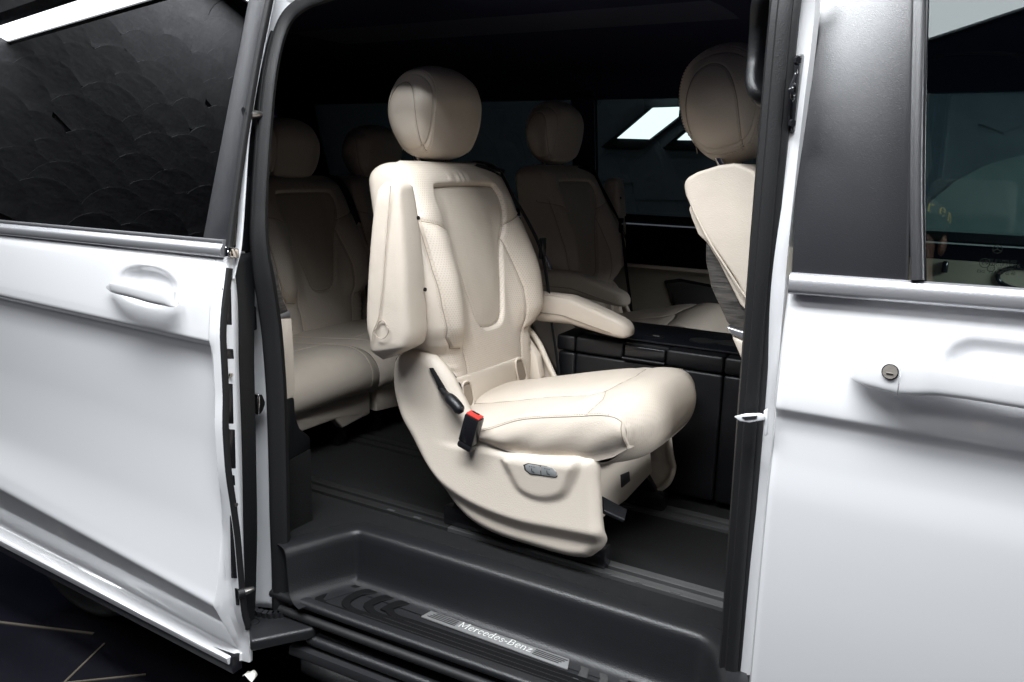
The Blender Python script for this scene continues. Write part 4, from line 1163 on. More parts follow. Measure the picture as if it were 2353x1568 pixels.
def stitch_line(pts, par, r=.0011, mat=None, dash=.0055):
    """a row of real thread stitches joined into one seam part"""
    P = np.asarray(pts, float)
    L_ = np.concatenate([[0], np.cumsum(np.linalg.norm(np.diff(P, axis=0), axis=1))])
    V, F = [], []
    s = 0.0
    while s + dash < L_[-1]:
        a = np.array([np.interp(s, L_, P[:, k]) for k in range(3)]); b_ = np.array([np.interp(s + dash * .62, L_, P[:, k]) for k in range(3)])
        t = _nrm(b_ - a); o1 = _nrm(np.cross(t, (0.3, -.9, .3))); o2 = np.cross(t, o1); b0 = len(V)
        for e in (a, b_):
            for q in ((1, 0), (0, 1), (-1, 0), (0, -1)): V.append(e + (o1 * q[0] + o2 * q[1]) * r)
        F += [(b0 + i, b0 + (i + 1) % 4, b0 + 4 + (i + 1) % 4, b0 + 4 + i) for i in range(4)] + [(b0, b0 + 1, b0 + 2, b0 + 3), (b0 + 4, b0 + 5, b0 + 6, b0 + 7)]
        s += dash
    o = mk('stitching', V, F, mat or M_['stitch'], par, smooth=False); o['kind'] = 'stuff'
    return o

def headrest(par, c=(-.172, 0, .961), arcs=True):
    """loft across the width; side gussets flat, seam rings where the front cover is sewn on"""
    ny, nt = 150, 200
    prof = spl([(.066, .002), (.068, .045), (.055, .083), (.022, .108), (-.022, .108), (-.056, .086), (-.072, .045), (-.074, -.005), (-.066, -.05), (-.046, -.088), (-.020, -.106), (.020, -.104), (.046, -.088), (.060, -.045)], nt, closed=True)
    ph = np.linspace(-math.pi / 2, math.pi / 2, ny)
    sv = np.sign(np.sin(ph)) * np.abs(np.sin(ph)) ** (2 / 3.5)
    W = .131
    P = np.zeros((ny, nt, 3))
    for i, s in enumerate(sv):
        kk = abs(math.cos(ph[i])) ** (2 / 3.5)
        # side faces: blunt (reach half the profile size before closing)
        wz = 1 - .10 * abs(s) ** 2
        x, z = prof[:, 0], prof[:, 1]
        P[i, :, 0] = x * kk + .004; P[i, :, 1] = s * W * (1.03 - .12 * sstep(.0, .11, -z * kk) - .12 * sstep(.0, .12, z * kk)); P[i, :, 2] = z * kk * wz
    Nn = gnormals(P, True)
    ctr = P.reshape(-1, 3).mean(0)
    if ((P - ctr) * Nn).sum() < 0: Nn = -Nn
    ys = P[:, :, 1]; xs = P[:, :, 0]; zs_ = P[:, :, 2]
    D = np.zeros((ny, nt))
    D -= .0030 * np.exp(-((np.abs(ys) - .098) / .0026) ** 2)
    # oval on the gusset
    ov = np.sqrt(((xs + .004) / .040) ** 2 + ((np.minimum(zs_ - .01, 0) * .3 + np.maximum(zs_ - .01, 0)) / .062) ** 2)
    arch = spl([(-.046, -.12), (-.049, -.04), (-.046, .01), (-.030, .052), (-.004, .066), (.020, .052), (.034, .012), (.036, -.04), (.030, -.12)], 50)
    da = pdist(np.stack([xs.ravel(), zs_.ravel()], 1), arch).reshape(ny, nt)
    side = np.abs(ys) > .075
    D -= .0022 * np.exp(-(da / .0022) ** 2) * side
    D *= (np.abs(np.cos(ph)) > .12)[:, None]
    P = P + Nn * D[:, :, None] + np.array(c)
    F = np.array(gridF(ny, nt, False, True)); C = P.reshape(-1, 3)[F].mean(1) - np.array(c)
    reg = np.zeros(len(F), int)
    lim = .098
    reg[C[:, 1] < -lim] = 1; reg[C[:, 1] > lim] = 2
    o = split_grid(P, reg, {0: ('headrest', M_['leather'], par), 1: ('side_gusset', M_['leather'], 0), 2: ('side_gusset', M_['leather'], 0)}, cv=True)
    h = o[0]
    if arcs:
        for s in (-1, 1):
            i = int(np.argmin(np.abs(sv * W - s * .098)))
            tube('seam', np.vstack([P[i]])[::2], .0009, M_['leather'], h, n=6, closed=True)
            a3 = lin(spl([(-.046, -.085), (-.049, -.04), (-.046, .01), (-.030, .052), (-.004, .066), (.020, .052), (.034, .012), (.036, -.04), (.032, -.085)], 50), 60)
            loc = (P - np.array(c)).reshape(-1, 3); loc = loc[loc[:, 1] * s > .07]
            yy_ = [loc[np.argsort(((loc[:, [0, 2]] - q) ** 2).sum(1))[:4], 1].mean() for q in a3]
            tube('seam', np.stack([a3[:, 0], np.array(yy_), a3[:, 1]], 1) + np.array(c), .0010, M_['seam'], h, n=6)
        for s in (-1, 1):
            i = int(np.argmin(np.abs(sv * W - s * .092)))
            ring_ = P[i, [j for j in range(nt) if True]] + Nn[i] * .0008
            stitch_line(np.vstack([ring_, ring_[:1]]), h)
    for s in (-1, 1):
        a = np.array([c[0] - .018, s * .062, c[2] - .085]); b_ = np.array([c[0] + .010, s * .062, c[2] - .155])
        tube('post', [a, b_], .0075, M_['chrome'], h, n=14, out=(1, 0, 0))
    return h

def cushion(par, side_panels=True):
    ns, nu = 200, 150
    Cc = spl([(-.03, .300), (.06, .322), (.15, .345), (.26, .372), (.35, .392), (.41, .400), (.448, .393), (.470, .370), (.481, .335), (.476, .295), (.455, .262), (.42, .245), (.30, .240)], ns)
    Ee = spl([(-.03, .245), (.06, .262), (.13, .285), (.21, .322), (.30, .345), (.37, .358), (.42, .365), (.455, .362), (.474, .340), (.472, .306), (.450, .276), (.41, .258), (.30, .246)], ns)
    u = np.sin(np.linspace(-1, 1, nu) * math.pi / 2)
    wv = np.interp(np.arange(ns) / (ns - 1), [0, .48, .58, .66, .74, .86, 1], [.226, .227, .222, .212, .208, .206, .19])
    P = np.zeros((ns, nu, 3))
    for j, uu in enumerate(u):
        g_ = abs(uu) ** 2.4
        X = Cc * (1 - g_) + Ee * g_
        P[:, j, 0] = X[:, 0] - .030 * sstep(.45, 1.05, abs(uu)) * sstep(.30, .47, X[:, 0]); P[:, j, 2] = X[:, 1]; P[:, j, 1] = wv * uu
    arc_s = np.concatenate([[0], np.cumsum(np.linalg.norm(np.diff(Cc, axis=0), axis=1))])
    Sg = np.repeat(arc_s[:, None], nu, 1); Q = np.stack([Sg.ravel(), P[:, :, 1].ravel()], 1)
    s_t = .405
    ins = [(.02, -.115), (.25, -.128), (.37, -.138), (s_t, -.120), (s_t + .012, 0), (s_t, .120), (.37, .138), (.25, .128), (.02, .115)]
    seams = [ins, [(s_t, -.118), (.43, -.16), (.445, -.22)], [(s_t, .118), (.43, .16), (.445, .22)]]
    d = np.min([pdist(Q, s_) for s_ in seams], 0)
    D = -.0032 * np.exp(-(d / .003) ** 2) + .0045 * (1 - np.exp(-(d / .025) ** 2))
    D *= np.clip((1 - np.abs(np.tile(u, ns)) ** 8) * 3, 0, 1)
    Nn = gnormals(P)
    if Nn[20, nu // 2, 2] < 0: Nn = -Nn
    P = P + Nn * D.reshape(ns, nu)[:, :, None]
    def lift(poly, k_=70):
        q = lin(poly, k_)
        ii = np.interp(q[:, 0], arc_s, np.arange(ns)); w2 = np.interp(ii, np.arange(ns), wv)
        jj_ = (np.arcsin(np.clip(q[:, 1] / w2, -.999, .999)) / (math.pi / 2) + 1) / 2 * (nu - 1)
        i0 = np.clip(ii.astype(int), 0, ns - 2); j0 = np.clip(jj_.astype(int), 0, nu - 2); a_ = (ii - i0)[:, None]; b2 = (jj_ - j0)[:, None]
        return P[i0, j0] * (1 - a_) * (1 - b2) + P[i0 + 1, j0] * a_ * (1 - b2) + P[i0, j0 + 1] * (1 - a_) * b2 + P[i0 + 1, j0 + 1] * a_ * b2 + np.array([0, 0, .0002])
    cords = [lift(s_) for s_ in seams]
    F = np.array(gridF(ns, nu)); c_s = Q[:, 0][F].mean(1); c_y = Q[:, 1][F].mean(1)
    reg = np.zeros(len(F), int)
    reg[inside(np.stack([c_s, c_y], 1), ins)] = 1
    o = split_grid(P, reg, {0: ('seat_cushion', M_['perf_c'], par), 1: ('cushion_insert', M_['leather'], 0)})
    h = o[0]
    for c_ in cords: tube('seam', c_, .0010, M_['seam'], h, n=6)
    for s in (-1, 1):
        top = np.stack([P[:, 0 if s < 0 else -1, 0], s * (wv + .0008), Ee[:, 1]], 1)
        sel = [i for i in range(ns) if (Ee[i, 1] > .30 or Ee[i, 0] < .2) and Ee[i, 0] > .085 and i < ns * .655]
        top = lin(top[sel], 60)
        bot = lin([(.088, s * .222, .262), (.11, s * .224, .254), (.18, s * .226, .247), (.265, s * .227, .248), (.38, s * .219, .262), (.42, s * .211, .278), (.447, s * .206, .300)], 60)
        G = np.zeros((60, 14, 3))
        for j in range(14):
            q = j / 13
            G[:, j] = top * (1 - q) + bot * q
            G[:, j, 1] += s * (.012 * math.sin(math.pi * min(q * 1.15, 1)) ** .8 + .0012 * np.sin(G[:, j, 0] * 60 + q * 5) * math.sin(math.pi * q))
        tuck = G[-1:].repeat(2, 0)
        for i_, (dx_, dy_) in enumerate(((.003, .003), (.006, .022))):
            tuck[i_, :, 0] += dx_; tuck[i_, :, 1] -= s * dy_
        G = np.concatenate([G, tuck], 0)
        pan = grid('side_panel', G, M_['leather'], h)
        tube('seam', top[2:], .0011, M_['seam'], h, n=6)
        tube('seam', G[59] + np.array([.0, s * .0002, 0]), .0011, M_['seam'], h, n=6)
        stitch_line(top[4:-4] + np.array([0, s * .0015, .0045]), h)
    # underside tray
    box('cushion_tray', (-.02, -.19, .222), (.37, .19, .25), M_['shell'], h, b=.01)
    return h

SO = np.array([-1.02, 0.45, ZF])
def L(px, py, ax, v): return at(px, py, ax, v) - SO
def base(par):
    """moulded side panel with crease and switch pad, plus its mirror twin on the other side"""
    YP = .222
    Rp = [(940, 805), (918, 811), (906, 838), (907, 900), (922, 957), (950, 1008), (986, 1080), (1035, 1160), (1080, 1206), (1140, 1238), (1220, 1264), (1300, 1286), (1338, 1290)]
    Gp = [(950, 805), (990, 818), (1025, 860), (1052, 915), (1078, 968), (1110, 1010), (1180, 1036), (1270, 1046), (1345, 1050), (1366, 1062), (1372, 1120), (1379, 1190), (1386, 1238), (1377, 1266), (1350, 1288)]
    n, m = 110, 70
    Rc = spl([L(a, b_, 'y', YP) for a, b_ in Rp], n); Gc = spl([L(a, b_, 'y', YP) for a, b_ in Gp], n)
    P = np.zeros((n, m, 3))
    for j in range(m): P[:, j] = Rc + (Gc - Rc) * (j / (m - 1))
    Q = np.stack([P[:, :, 0].ravel(), P[:, :, 2].ravel()], 1)
    outl = np.vstack([Rc[:, [0, 2]], Gc[::-1][:, [0, 2]]])
    cr = spl([L(a, b_, 'y', YP)[[0, 2]] for a, b_ in ((900, 830), (914, 900), (932, 960), (964, 1028), (1008, 1088), (1060, 1130), (1120, 1162), (1200, 1190), (1290, 1208), (1375, 1224), (1420, 1232))], 60)
    dc = pdist(Q, cr)
    abv = inside(Q, np.vstack([cr, [(2.0, cr[-1, 1]), (2.0, 3.0), (cr[0, 0], 3.0)]]))
    sd_ = np.where(abv, dc, -dc)
    up = .016 * sstep(-.030, .004, sd_) * np.exp(-np.maximum(sd_ - .004, 0) / .10)
    pad = spl([L(a, b_, 'y', YP)[[0, 2]] for a, b_ in ((1160, 1048), (1175, 1090), (1200, 1128), (1250, 1148), (1300, 1138), (1322, 1100), (1335, 1050), (1300, 1030), (1220, 1030))], 50, closed=True)
    dp = pdist(Q, pad, True); ip = inside(Q, pad)
    spad = np.where(ip, dp, -dp)
    zref = L(1250, 1060, 'y', YP)[2]
    padh = .016 * sstep(-.006, .016, spad) * np.clip(1 - (zref - Q[:, 1]) / .16, .4, 1)
    # sunk upper deck beside the cushion
    dk = spl([L(a, b_, 'y', YP)[[0, 2]] for a, b_ in ((1000, 1020), (1080, 1038), (1200, 1052), (1370, 1060), (1500, 1064))], 40)
    zd = np.interp(Q[:, 0], dk[:, 0], dk[:, 1])
    deck = -.007 * sstep(.0, .016, Q[:, 1] - zd) * sstep(-.02, .10, Q[:, 0])
    e = pdist(Q, outl, True)
    rim = -.026 * (1 - np.sqrt(np.clip(1 - (1 - np.clip(e / .026, 0, 1)) ** 2, 0, 1)))
    D = (up + padh + deck + rim).reshape(n, m)
    P[:, :, 1] -= D
    pan = grid('side_panel', P, M_['shell'], par, angle=60)
    so = pan.modifiers.new('t', 'SOLIDIFY'); so.thickness = .012
    # far twin
    P2 = P.copy(); P2[:, :, 1] *= -1
    grid('side_panel', P2, M_['shell'], par, angle=60).modifiers.new('t', 'SOLIDIFY').thickness = .012
    # switch bank with two keys
    sp = [(1204, 1069), (1214, 1066), (1268, 1074), (1279, 1084), (1281, 1094), (1276, 1098), (1218, 1090), (1207, 1081)]
    yy = YP - .0195
    def plate(px, dy, mat, name, par_, t=.003, s=1.0):
        Q_ = np.array([L(a, b_, 'y', yy - dy) for a, b_ in px]); c_ = Q_.mean(0); Q_ = c_ + (Q_ - c_) * s
        return prism(name, Q_, (0, t, 0), mat, par_, b=.0012)
    bank = plate(sp, 0, M_['icon'], 'switch_bank', pan, .012, 1.06)
    k1 = [(1206, 1070), (1214, 1067), (1240, 1071), (1242, 1092), (1218, 1089), (1208, 1081)]
    k2 = [(1241.5, 1071), (1268, 1075), (1278, 1085), (1280, 1094), (1275, 1097), (1243.5, 1092.5)]
    for kk, cx_ in ((k1, (1223, 1077)), (k2, (1258, 1082))):
        ky = plate(kk, .002, M_['switch'], 'switch_key', pan, .002)
        for i in range(3):
            c_ = L(cx_[0] - 6 + 5 * i, cx_[1] - 5 + .8 * i, 'y', yy - .0024)
            box('key_lamp', tuple(c_ - np.array([.0012, .0003, .0005])), tuple(c_ + np.array([.0012, .0003, .0005])), M_['icon'], pan, b=0)
        c_ = L(cx_[0] + 1, cx_[1] + 5, 'y', yy - .0026)
        tube('key_symbol', [c_ + np.array(q) for q in ((-.003, 0, .0045), (-.0018, 0, -.002), (.003, 0, -.0022), (.0035, 0, -.0045))], .0007, M_['icon'], pan, n=6)
    # guide slot, lever, buckle
    prism('lever_slot', [L(a, b_, 'y', YP - .0125) for a, b_ in ((985, 846), (994, 846), (1025, 898), (1022, 908), (1014, 905))], (0, .004, 0), M_['dark_hole'], pan, b=.001)
    lv = spl([L(1012, 890, 'y', YP - .004), L(1026, 908, 'y', YP - .016), L(1040, 922, 'y', YP - .026), L(1052, 936, 'y', YP - .030), L(1060, 950, 'y', YP - .030)], 24)
    tube('recline_lever', lv, np.interp(np.linspace(0, 1, 24), [0, .3, .45, .9, 1], [.007, .008, .0125, .0125, .006]), M_['navy'], pan, n=14, out=(0, -1, 0))
    ax = _nrm(L(1096, 940, 'y', YP - .035) - L(1076, 1015, 'y', YP - .030)); sx_ = _nrm(np.cross((0, -1, 0), ax)); sy_ = np.cross(ax, sx_)
    c0_ = L(1076, 1012, 'y', YP - .025)
    def blk(name, a0, a1, hx, hy, mat, par_, b_=.003, off=(0, 0)):
        V = []
        for t in (a0, a1):
            for qx, qy in ((-1, -1), (1, -1), (1, 1), (-1, 1)): V.append(c0_ + ax * t + sx_ * (qx * hx + off[0]) + sy_ * (qy * hy + off[1]))
        return bev(name, V, [(0, 3, 2, 1), (4, 5, 6, 7), (0, 1, 5, 4), (1, 2, 6, 5), (2, 3, 7, 6), (3, 0, 4, 7)], mat, par_, b_)
    bk = blk('belt_buckle', -.004, .062, .0185, .0125, M_['gloss'], pan)
    blk('release_button', .0622, .066, .0165, .0105, M_['red'], pan, .0012)
    blk('buckle_slot', .0655, .0668, .009, .0028, M_['dark_hole'], pan, .0004, (0.002, -.006))
    blk('buckle_boot', -.02, -.004, .019, .014, M_['gloss'], pan, .006)
    # front bulkhead under the cushion, rear bulkhead, floor feet
    bh = [L(a, b_, 'x', -.655) for a, b_ in ((1372, 1060), (1496, 1030), (1502, 1085), (1440, 1152), (1398, 1182), (1384, 1196))]
    pf = prism('front_bulkhead', bh, (-.03, 0, 0), M_['shell'], par, b=.008)
    prism('bulkhead_socket', [L(a, b_, 'x', -.652) for a, b_ in ((1428, 1092), (1447, 1084), (1449, 1106), (1430, 1122))], (-.004, 0, 0), M_['icon'], pf, b=.002)
    box('seat_pan', (-.02, -.19, .10), (.345, .19, .225), M_['black'], par, b=.02)
    for s, yr in ((-1, YR1), (1, YR2)):
        yl = yr - SO[1]
        box('rail_foot', (-.02, yl - .018, .008), (.40, yl + .018, .055), M_['gloss'], par, b=.006)
        prism('foot_bracket', [(.0, yl - .012, .05), (.38, yl - .012, .05), (.30, yl - .012, .16), (.05, yl - .012, .16)], (0, .024, 0), M_['gloss'], par, b=.004)
    pth_ = spl([L(1384, 1160, 'y', .26), L(1400, 1168, 'y', .27), L(1420, 1178, 'y', .28), L(1436, 1186, 'y', .285)], 12)
    sweep('release_pedal', pth_, rrect(.045, .010, .004), (0, 1, 0), M_['navy'], par)
    # upright arms that carry the backrest
    for s in (-1, 1):
        arm_ = [(-.13, s * .205, .30), (.00, s * .205, .27), (.045, s * .205, .30), (.03, s * .205, .36), (-.03, s * .205, .43), (-.10, s * .205, .45), (-.14, s * .205, .40)]
        prism('recliner_arm', arm_, (0, -s * .03, 0), M_['black'] if s < 0 else M_['shell'], par, b=.006)
    # plastic bulkhead with child-seat anchor pockets between backrest and cushion
    pl_ = [L(a, b_, 'x', -.995) for a, b_ in ((1034, 872), (1060, 868), (1200, 820), (1212, 826), (1216, 895), (1090, 950), (1050, 945))]
    pb = prism('anchor_panel', pl_, (-.03, 0, -.005), M_['shell'], par, b=.006)
    for px in (((1064, 886), (1079, 880), (1088, 918), (1084, 932), (1074, 936), (1068, 926)), ((1186, 832), (1199, 828), (1209, 862), (1207, 872), (1197, 877), (1191, 870))):
        Q_ = np.array([L(a, b_, 'x', -.992) for a, b_ in px]); c_ = Q_.mean(0)
        tube('anchor_frame', spl(c_ + (Q_ - c_) * 1.06, 40, closed=True), .0028, M_['shell'], pb, n=8, closed=True, out=(1, 0, 0.1))
        prism('anchor_pocket', (c_ + (Q_ - c_) * .94) + np.array([.0005, 0, 0]), (-.002, 0, 0), simple('pocket_shade', (.30, .25, .20), .6), pb, b=0)  # flat plate, darkened beige paints the shade inside the pocket
    return pan

def arm_up(par, s=-1):
    """folded-up armrest standing beside the backrest; s = side"""
    n, k = 70, 28
    zq = np.linspace(0, 1, n)
    z = .450 + .359 * zq
    zz = z
    x1 = stab([(.450, -.042), (.468, -.014), (.50, -.006), (.60, -.010), (.70, -.018), (.78, -.030), (.80, -.034), (.809, -.044)], zz)
    x0 = stab([(.450, -.090), (.468, -.116), (.50, -.126), (.58, -.120), (.66, -.112), (.74, -.102), (.79, -.092), (.809, -.076)], zz)
    y0 = stab([(.450, .315), (.473, .330), (.60, .334), (.76, .330), (.80, .322), (.809, .312)], zz)
    y1 = stab([(.450, .262), (.473, .245), (.60, .252), (.76, .262), (.80, .268), (.809, .280)], zz)
    P = np.zeros((n, k, 3))
    for j in range(k):
        a = 2 * math.pi * j / k; c_, s_ = math.cos(a), math.sin(a)
        cc = np.sign(c_) * abs(c_) ** .42; ss = np.sign(s_) * abs(s_) ** .42
        P[:, j, 0] = (x0 + x1) / 2 + (x1 - x0) / 2 * cc
        P[:, j, 1] = s * ((y0 + y1) / 2 + (y0 - y1) / 2 * ss)
        P[:, j, 2] = zz + .012 * (cc - 1) * (zz < .473)
    ar = grid('armrest', P, M_['leather'], par, cv=True, cap=True, angle=60)
    # wrap seam down the outer face, pivot cap, two little screw holes
    sm = spl([(-.046, s * .3335, .802), (-.052, s * .3355, .74), (-.060, s * .3375, .66), (-.068, s * .3378, .58), (-.080, s * .3365, .52), (-.094, s * .335, .495), (-.100, s * .3335, .474)], 40)
    tube('wrap_seam', sm, .0016, M_['leather'], ar, n=6)
    pc = np.array([-.070, s * .333, .500])
    capp = [pc + np.array([.019 * math.cos(t) * (1 if math.sin(t) < .2 else .7), 0, .020 * math.sin(t) + .004 * math.cos(t)]) for t in np.linspace(0, 6.283, 25)[:-1]]
    tube('pivot_cap', [q + np.array([0, s * .0035, 0]) for q in capp], .0011, M_['seam'], ar, n=6, closed=True)
    for zc, xc in ((.735, -.0215), (.585, -.0035)):
        q = np.array([xc - .002, s * .272, zc])
        tube('screw_hole', [q, q + np.array([.0035, 0, 0])], .0042, M_['dark_hole'], ar, n=12, out=(0, 0, 1))
    return ar

def arm_down(par, s=1, y=.275, z=.455):
    n, k = 60, 26
    q = np.linspace(0, 1, n); x = -.09 + .345 * q
    zc = z + np.interp(q, [0, .5, 1], [.018, .015, .0]); hz = stab([(0, .041), (.4, .039), (.8, .030), (.95, .022), (1, .010)], q)
    hy = stab([(0, .030), (.6, .033), (.9, .032), (.97, .026), (1, .012)], q)
    P = np.zeros((n, k, 3))
    for j in range(k):
        a = 2 * math.pi * j / k; c_, s_ = math.cos(a), math.sin(a)
        cc = np.sign(c_) * abs(c_) ** .55; ss = np.sign(s_) * abs(s_) ** .55
        P[:, j, 0] = x; P[:, j, 1] = s * y + hy * cc; P[:, j, 2] = zc + hz * ss + np.interp(q, [0, .5, 1], [.0, .006, -.018])
    ar = grid('armrest', P, M_['leather'], par, cv=True, cap=True, angle=60)
    sgn = -1 
    line = [np.array([-.09 + .31 * t, s * y - np.interp(t, [0, .6, .9, 1], [.030, .033, .032, .027]) - .0008, z - .012 + np.interp(t, [0, .5, 1], [.018, .020, -.014])]) for t in np.linspace(0, 1, 20)]
    tube('welt', line, .0014, M_['seam'], ar, n=6)
    st_ = [np.array([-.085 + .31 * t, s * y - np.interp(t, [0, .6, .9, 1], [.025, .028, .027, .022]), z + np.interp(t, [0, .4, .8, .95, 1], [.055, .058, .032, .014, .004])]) for t in np.linspace(0, 1, 30)]
    stitch_line(st_, ar)
    return ar

def strap(par, pts, name='belt_strap', wd=.046, out=(.6, -.8, .1)):
    return sweep(name, spl(pts, 50), rrect(.0016, wd, .0006, 2), out, M_['strap'], par)

def make_seat(name, label, loc, near_arm, far_arm, belt=True, group='captain seats of the second row'):
    t = empty(name, loc, label=label, category='seat')
    if group: t['group'] = group
    b_ = backrest(t)
    headrest(t)
    cushion(t)
    base(t)
    (arm_up if near_arm == 'up' else arm_down)(t, -1)
    (arm_up if far_arm == 'up' else arm_down)(t, 1)
    if belt:
        pts = [(-.20, .155, .815), (-.15, .165, .845), (-.105, .185, .835), (-.075, .212, .77), (-.045, .245, .70), (-.02, .268, .635), (.0, .272, .56), (.02, .27, .45), (.045, .265, .34), (.06, .26, .26)]
        st_ = strap(t, pts, wd=.036, out=(.5, .5, .5))
        q = np.array([-.012, .268, .632])
        bev('belt_tongue', [q + np.array(v) * np.array([.006, .012, .028]) for v in ((-1, -1, -1), (1, -1, -1), (1, 1, -1), (-1, 1, -1), (-1, -1, 1), (1, -1, 1), (1, 1, 1), (-1, 1, 1))], BOXF, M_['gloss'], st_, .003)
        tube('tongue_blade', [q + np.array([.008, .0, -.02]), q + np.array([.022, .01, -.055])], .0045, M_['chrome'], st_, n=8)
    # moulded cap where the belt leaves the shoulder
    pc = [(-.215, .10, .80), (-.12, .10, .852), (-.085, .19, .838), (-.20, .20, .80)]
    prism('belt_guide', pc, (0, 0, -.02), M_['gloss'], t, b=.006)
    return t

seat_main = make_seat('captain_seat', 'beige leather captain seat nearest the open door with its outer armrest folded up', tuple(SO), 'up', 'down')
seat_far = make_seat('captain_seat', 'dim beige captain seat by the far window with its window-side armrest folded up', (-1.215, 1.45, ZF), 'down', 'up')

# third row: three-seat bench
bench = empty('rear_bench', (-1.985, .90, ZF), label='beige leather three-place rear bench in the shade behind the captain seats', category='bench seat')
def find(root, nm): return [c for c in root.children if c.name.split('.')[0] == nm]
for dy in (-.47, 0, .47):
    for nm in ('backrest', 'headrest'):
        c = copy_tree(find(seat_main, nm)[0], bench)
        c.location = (-.0, dy, -.06 if nm == 'backrest' else -.085)
    # seat pad
    n, k = 60, 44
    prof = spl([(-.03, .275), (.10, .285), (.25, .300), (.36, .308), (.42, .292), (.452, .255), (.455, .21), (.43, .175), (.36, .165)], n)
    P = np.zeros((n, k, 3))
    for j, uu in enumerate(np.sin(np.linspace(-1, 1, k) * math.pi / 2)):
        g_ = abs(uu) ** 5
        P[:, j, 0] = prof[:, 0] - .022 * g_; P[:, j, 2] = prof[:, 1] - .020 * g_; P[:, j, 1] = dy + .234 * uu
    pd = grid('seat_cushion', P, M_['leather'], bench)
    tube('cushion_welt', [P[i, 9] + np.array([0, 0, .0004]) for i in range(n)], .0012, M_['stitch'], pd, n=5)
    tube('cushion_welt', [P[i, -10] + np.array([0, 0, .0004]) for i in range(n)], .0012, M_['stitch'], pd, n=5)
    tube('cushion_welt', [P[22, j] + np.array([0, 0, .0004]) for j in range(9, k - 9)], .0012, M_['stitch'], pd, n=5)
    q_ = [(.41, dy - .22, .175), (.41, dy - .22, .09), (.405, dy - .10, .075), (.405, dy - .07, .11), (.405, dy + .07, .11), (.405, dy + .10, .075), (.41, dy + .22, .09), (.41, dy + .22, .175)]
    prism('skirt', q_, (-.03, 0, 0), M_['shell'], bench, b=.005)
    prism('anchor_panel', [(.0, dy - .18, .27), (.0, dy + .18, .27), (-.012, dy + .18, .33), (-.012, dy - .18, .33)], (-.03, 0, 0), M_['shell'], bench, b=.005)
    for s in (-1, 1):
        box('bench_foot', (-.02, dy + s * .15 - .02, .0), (.36, dy + s * .15 + .02, .12), M_['gloss'], bench, b=.006)
box('bench_frame', (-.10, -.69, .11), (.38, .69, .18), M_['black'], bench, b=.01)
pts = [(-.17, .17, .78), (-.105, .20, .76), (-.06, .235, .62), (-.03, .25, .50), (.0, .245, .40), (.02, .24, .30)]
strap(bench, pts, wd=.044, out=(.7, -.5, .3))
tube('belt_tongue', [np.array([-.055, .225, .585]), np.array([-.045, .232, .575]), np.array([-.045, .245, .55]), np.array([-.055, .238, .56])], .003, M_['chrome'], bench, n=8, closed=True)

# front passenger seat, only its rear half shows between the pillar and the second row
fs = empty('front_seat', (-.42, .58, ZF), label='reclined cream front seat cut off by the door pillar', category='seat')
FO = np.array([-.42, .58, ZF])
def S(px, py, y): return at(px, py, 'y', y) - FO
def sprism(name, px, y, t, mat, b_, par=fs, seg=5):
    return prism(name, [S(a, c, y) for a, c in px], (0, t, 0), mat, par, b=b_, seg=seg)
bo = sprism('backrest', [(1570, 426), (1576, 410), (1600, 396), (1650, 380), (1690, 375), (1730, 392), (1765, 425), (1800, 470), (1830, 900), (1790, 900), (1750, 760), (1716, 690), (1688, 640), (1655, 592), (1622, 545), (1592, 490), (1574, 448)], .36, .44, M_['leather'], .016)
sprism('back_cover', [(1586, 470), (1592, 480), (1604, 500), (1626, 545), (1658, 596), (1690, 644), (1720, 694), (1740, 740), (1700, 700), (1650, 600), (1622, 556), (1604, 540), (1590, 505), (1582, 482)], .375, .41, M_['leather'], .010, bo)
tube('piping', spl([S(a, c, .362) for a, c in ((1582, 450), (1590, 472), (1606, 508), (1632, 558), (1664, 608), (1694, 654), (1724, 700), (1750, 750))], 40), .0022, M_['leather'], bo, n=8)
sprism('back_panel', [(1620, 556), (1640, 572), (1664, 612), (1692, 656), (1722, 694), (1745, 740), (1745, 775), (1700, 762), (1672, 748), (1650, 700), (1632, 660), (1620, 600)], .385, .38, M_['streak'], .008, bo)
sprism('trim_band', [(1668, 750), (1700, 760), (1745, 771), (1745, 790), (1704, 780), (1677, 768)], .380, .39, M_['alu'], .004, bo)
sprism('lower_shell', [(1676, 768), (1704, 780), (1750, 790), (1770, 960), (1740, 960), (1712, 850)], .382, .39, M_['shell'], .010, bo)
h = copy_tree(find(seat_main, 'headrest')[0], fs)
hc = at(1682, 250, 'y', .58) - FO
h.rotation_euler = (0, R(-8), 0)
h.scale = (1.28, 1.0, 1.12)
rot = Matrix.Rotation(R(-8), 3, 'Y') @ Vector((-.172 * 1.28, 0, .955 * 1.12))
h.location = Vector(hc) - rot
# seat pad, hidden below the pillar but there for a step to the side
bx2 = box('seat_cushion', (.14, -.24, .22), (.50, .24, .38), M_['leather'], fs, b=.04, seg=4)
box('seat_pedestal', (.16, -.20, .0), (.42, .20, .22), M_['black'], fs, b=.01)

# ------------------------------------------------------------------ folding table console on the middle rail
co = empty('table_console', (-.70, .88, ZF), label='black folding table console standing between the second-row seats', category='console')
CO = np.array([-.70, .88, ZF])
YC = .738
def K(px, py, y=YC): return at(px, py, 'y', y) - CO
xL, xR = K(1283, 800)[0], K(1790, 860)[0]
z_seam = K(1400, 822)[2]; z_top = K(1400, 784)[2]
xs1, xs2 = K(1322, 800)[0], K(1662, 860)[0]
y0, y1 = YC - CO[1], 1.02 - CO[1]
for a, b_ in ((xL, xs1 - .0015), (xs1 + .0015, xs2 - .0015), (xs2 + .0015, xR)):
    prism('side_panel', [(a, y0, .02), (b_, y0, .02), (b_, y0 + (.0), z_seam - .002), (a, y0, z_seam - .002)], (0, y1 - y0, 0), M_['navy'], co, b=.007, seg=3)
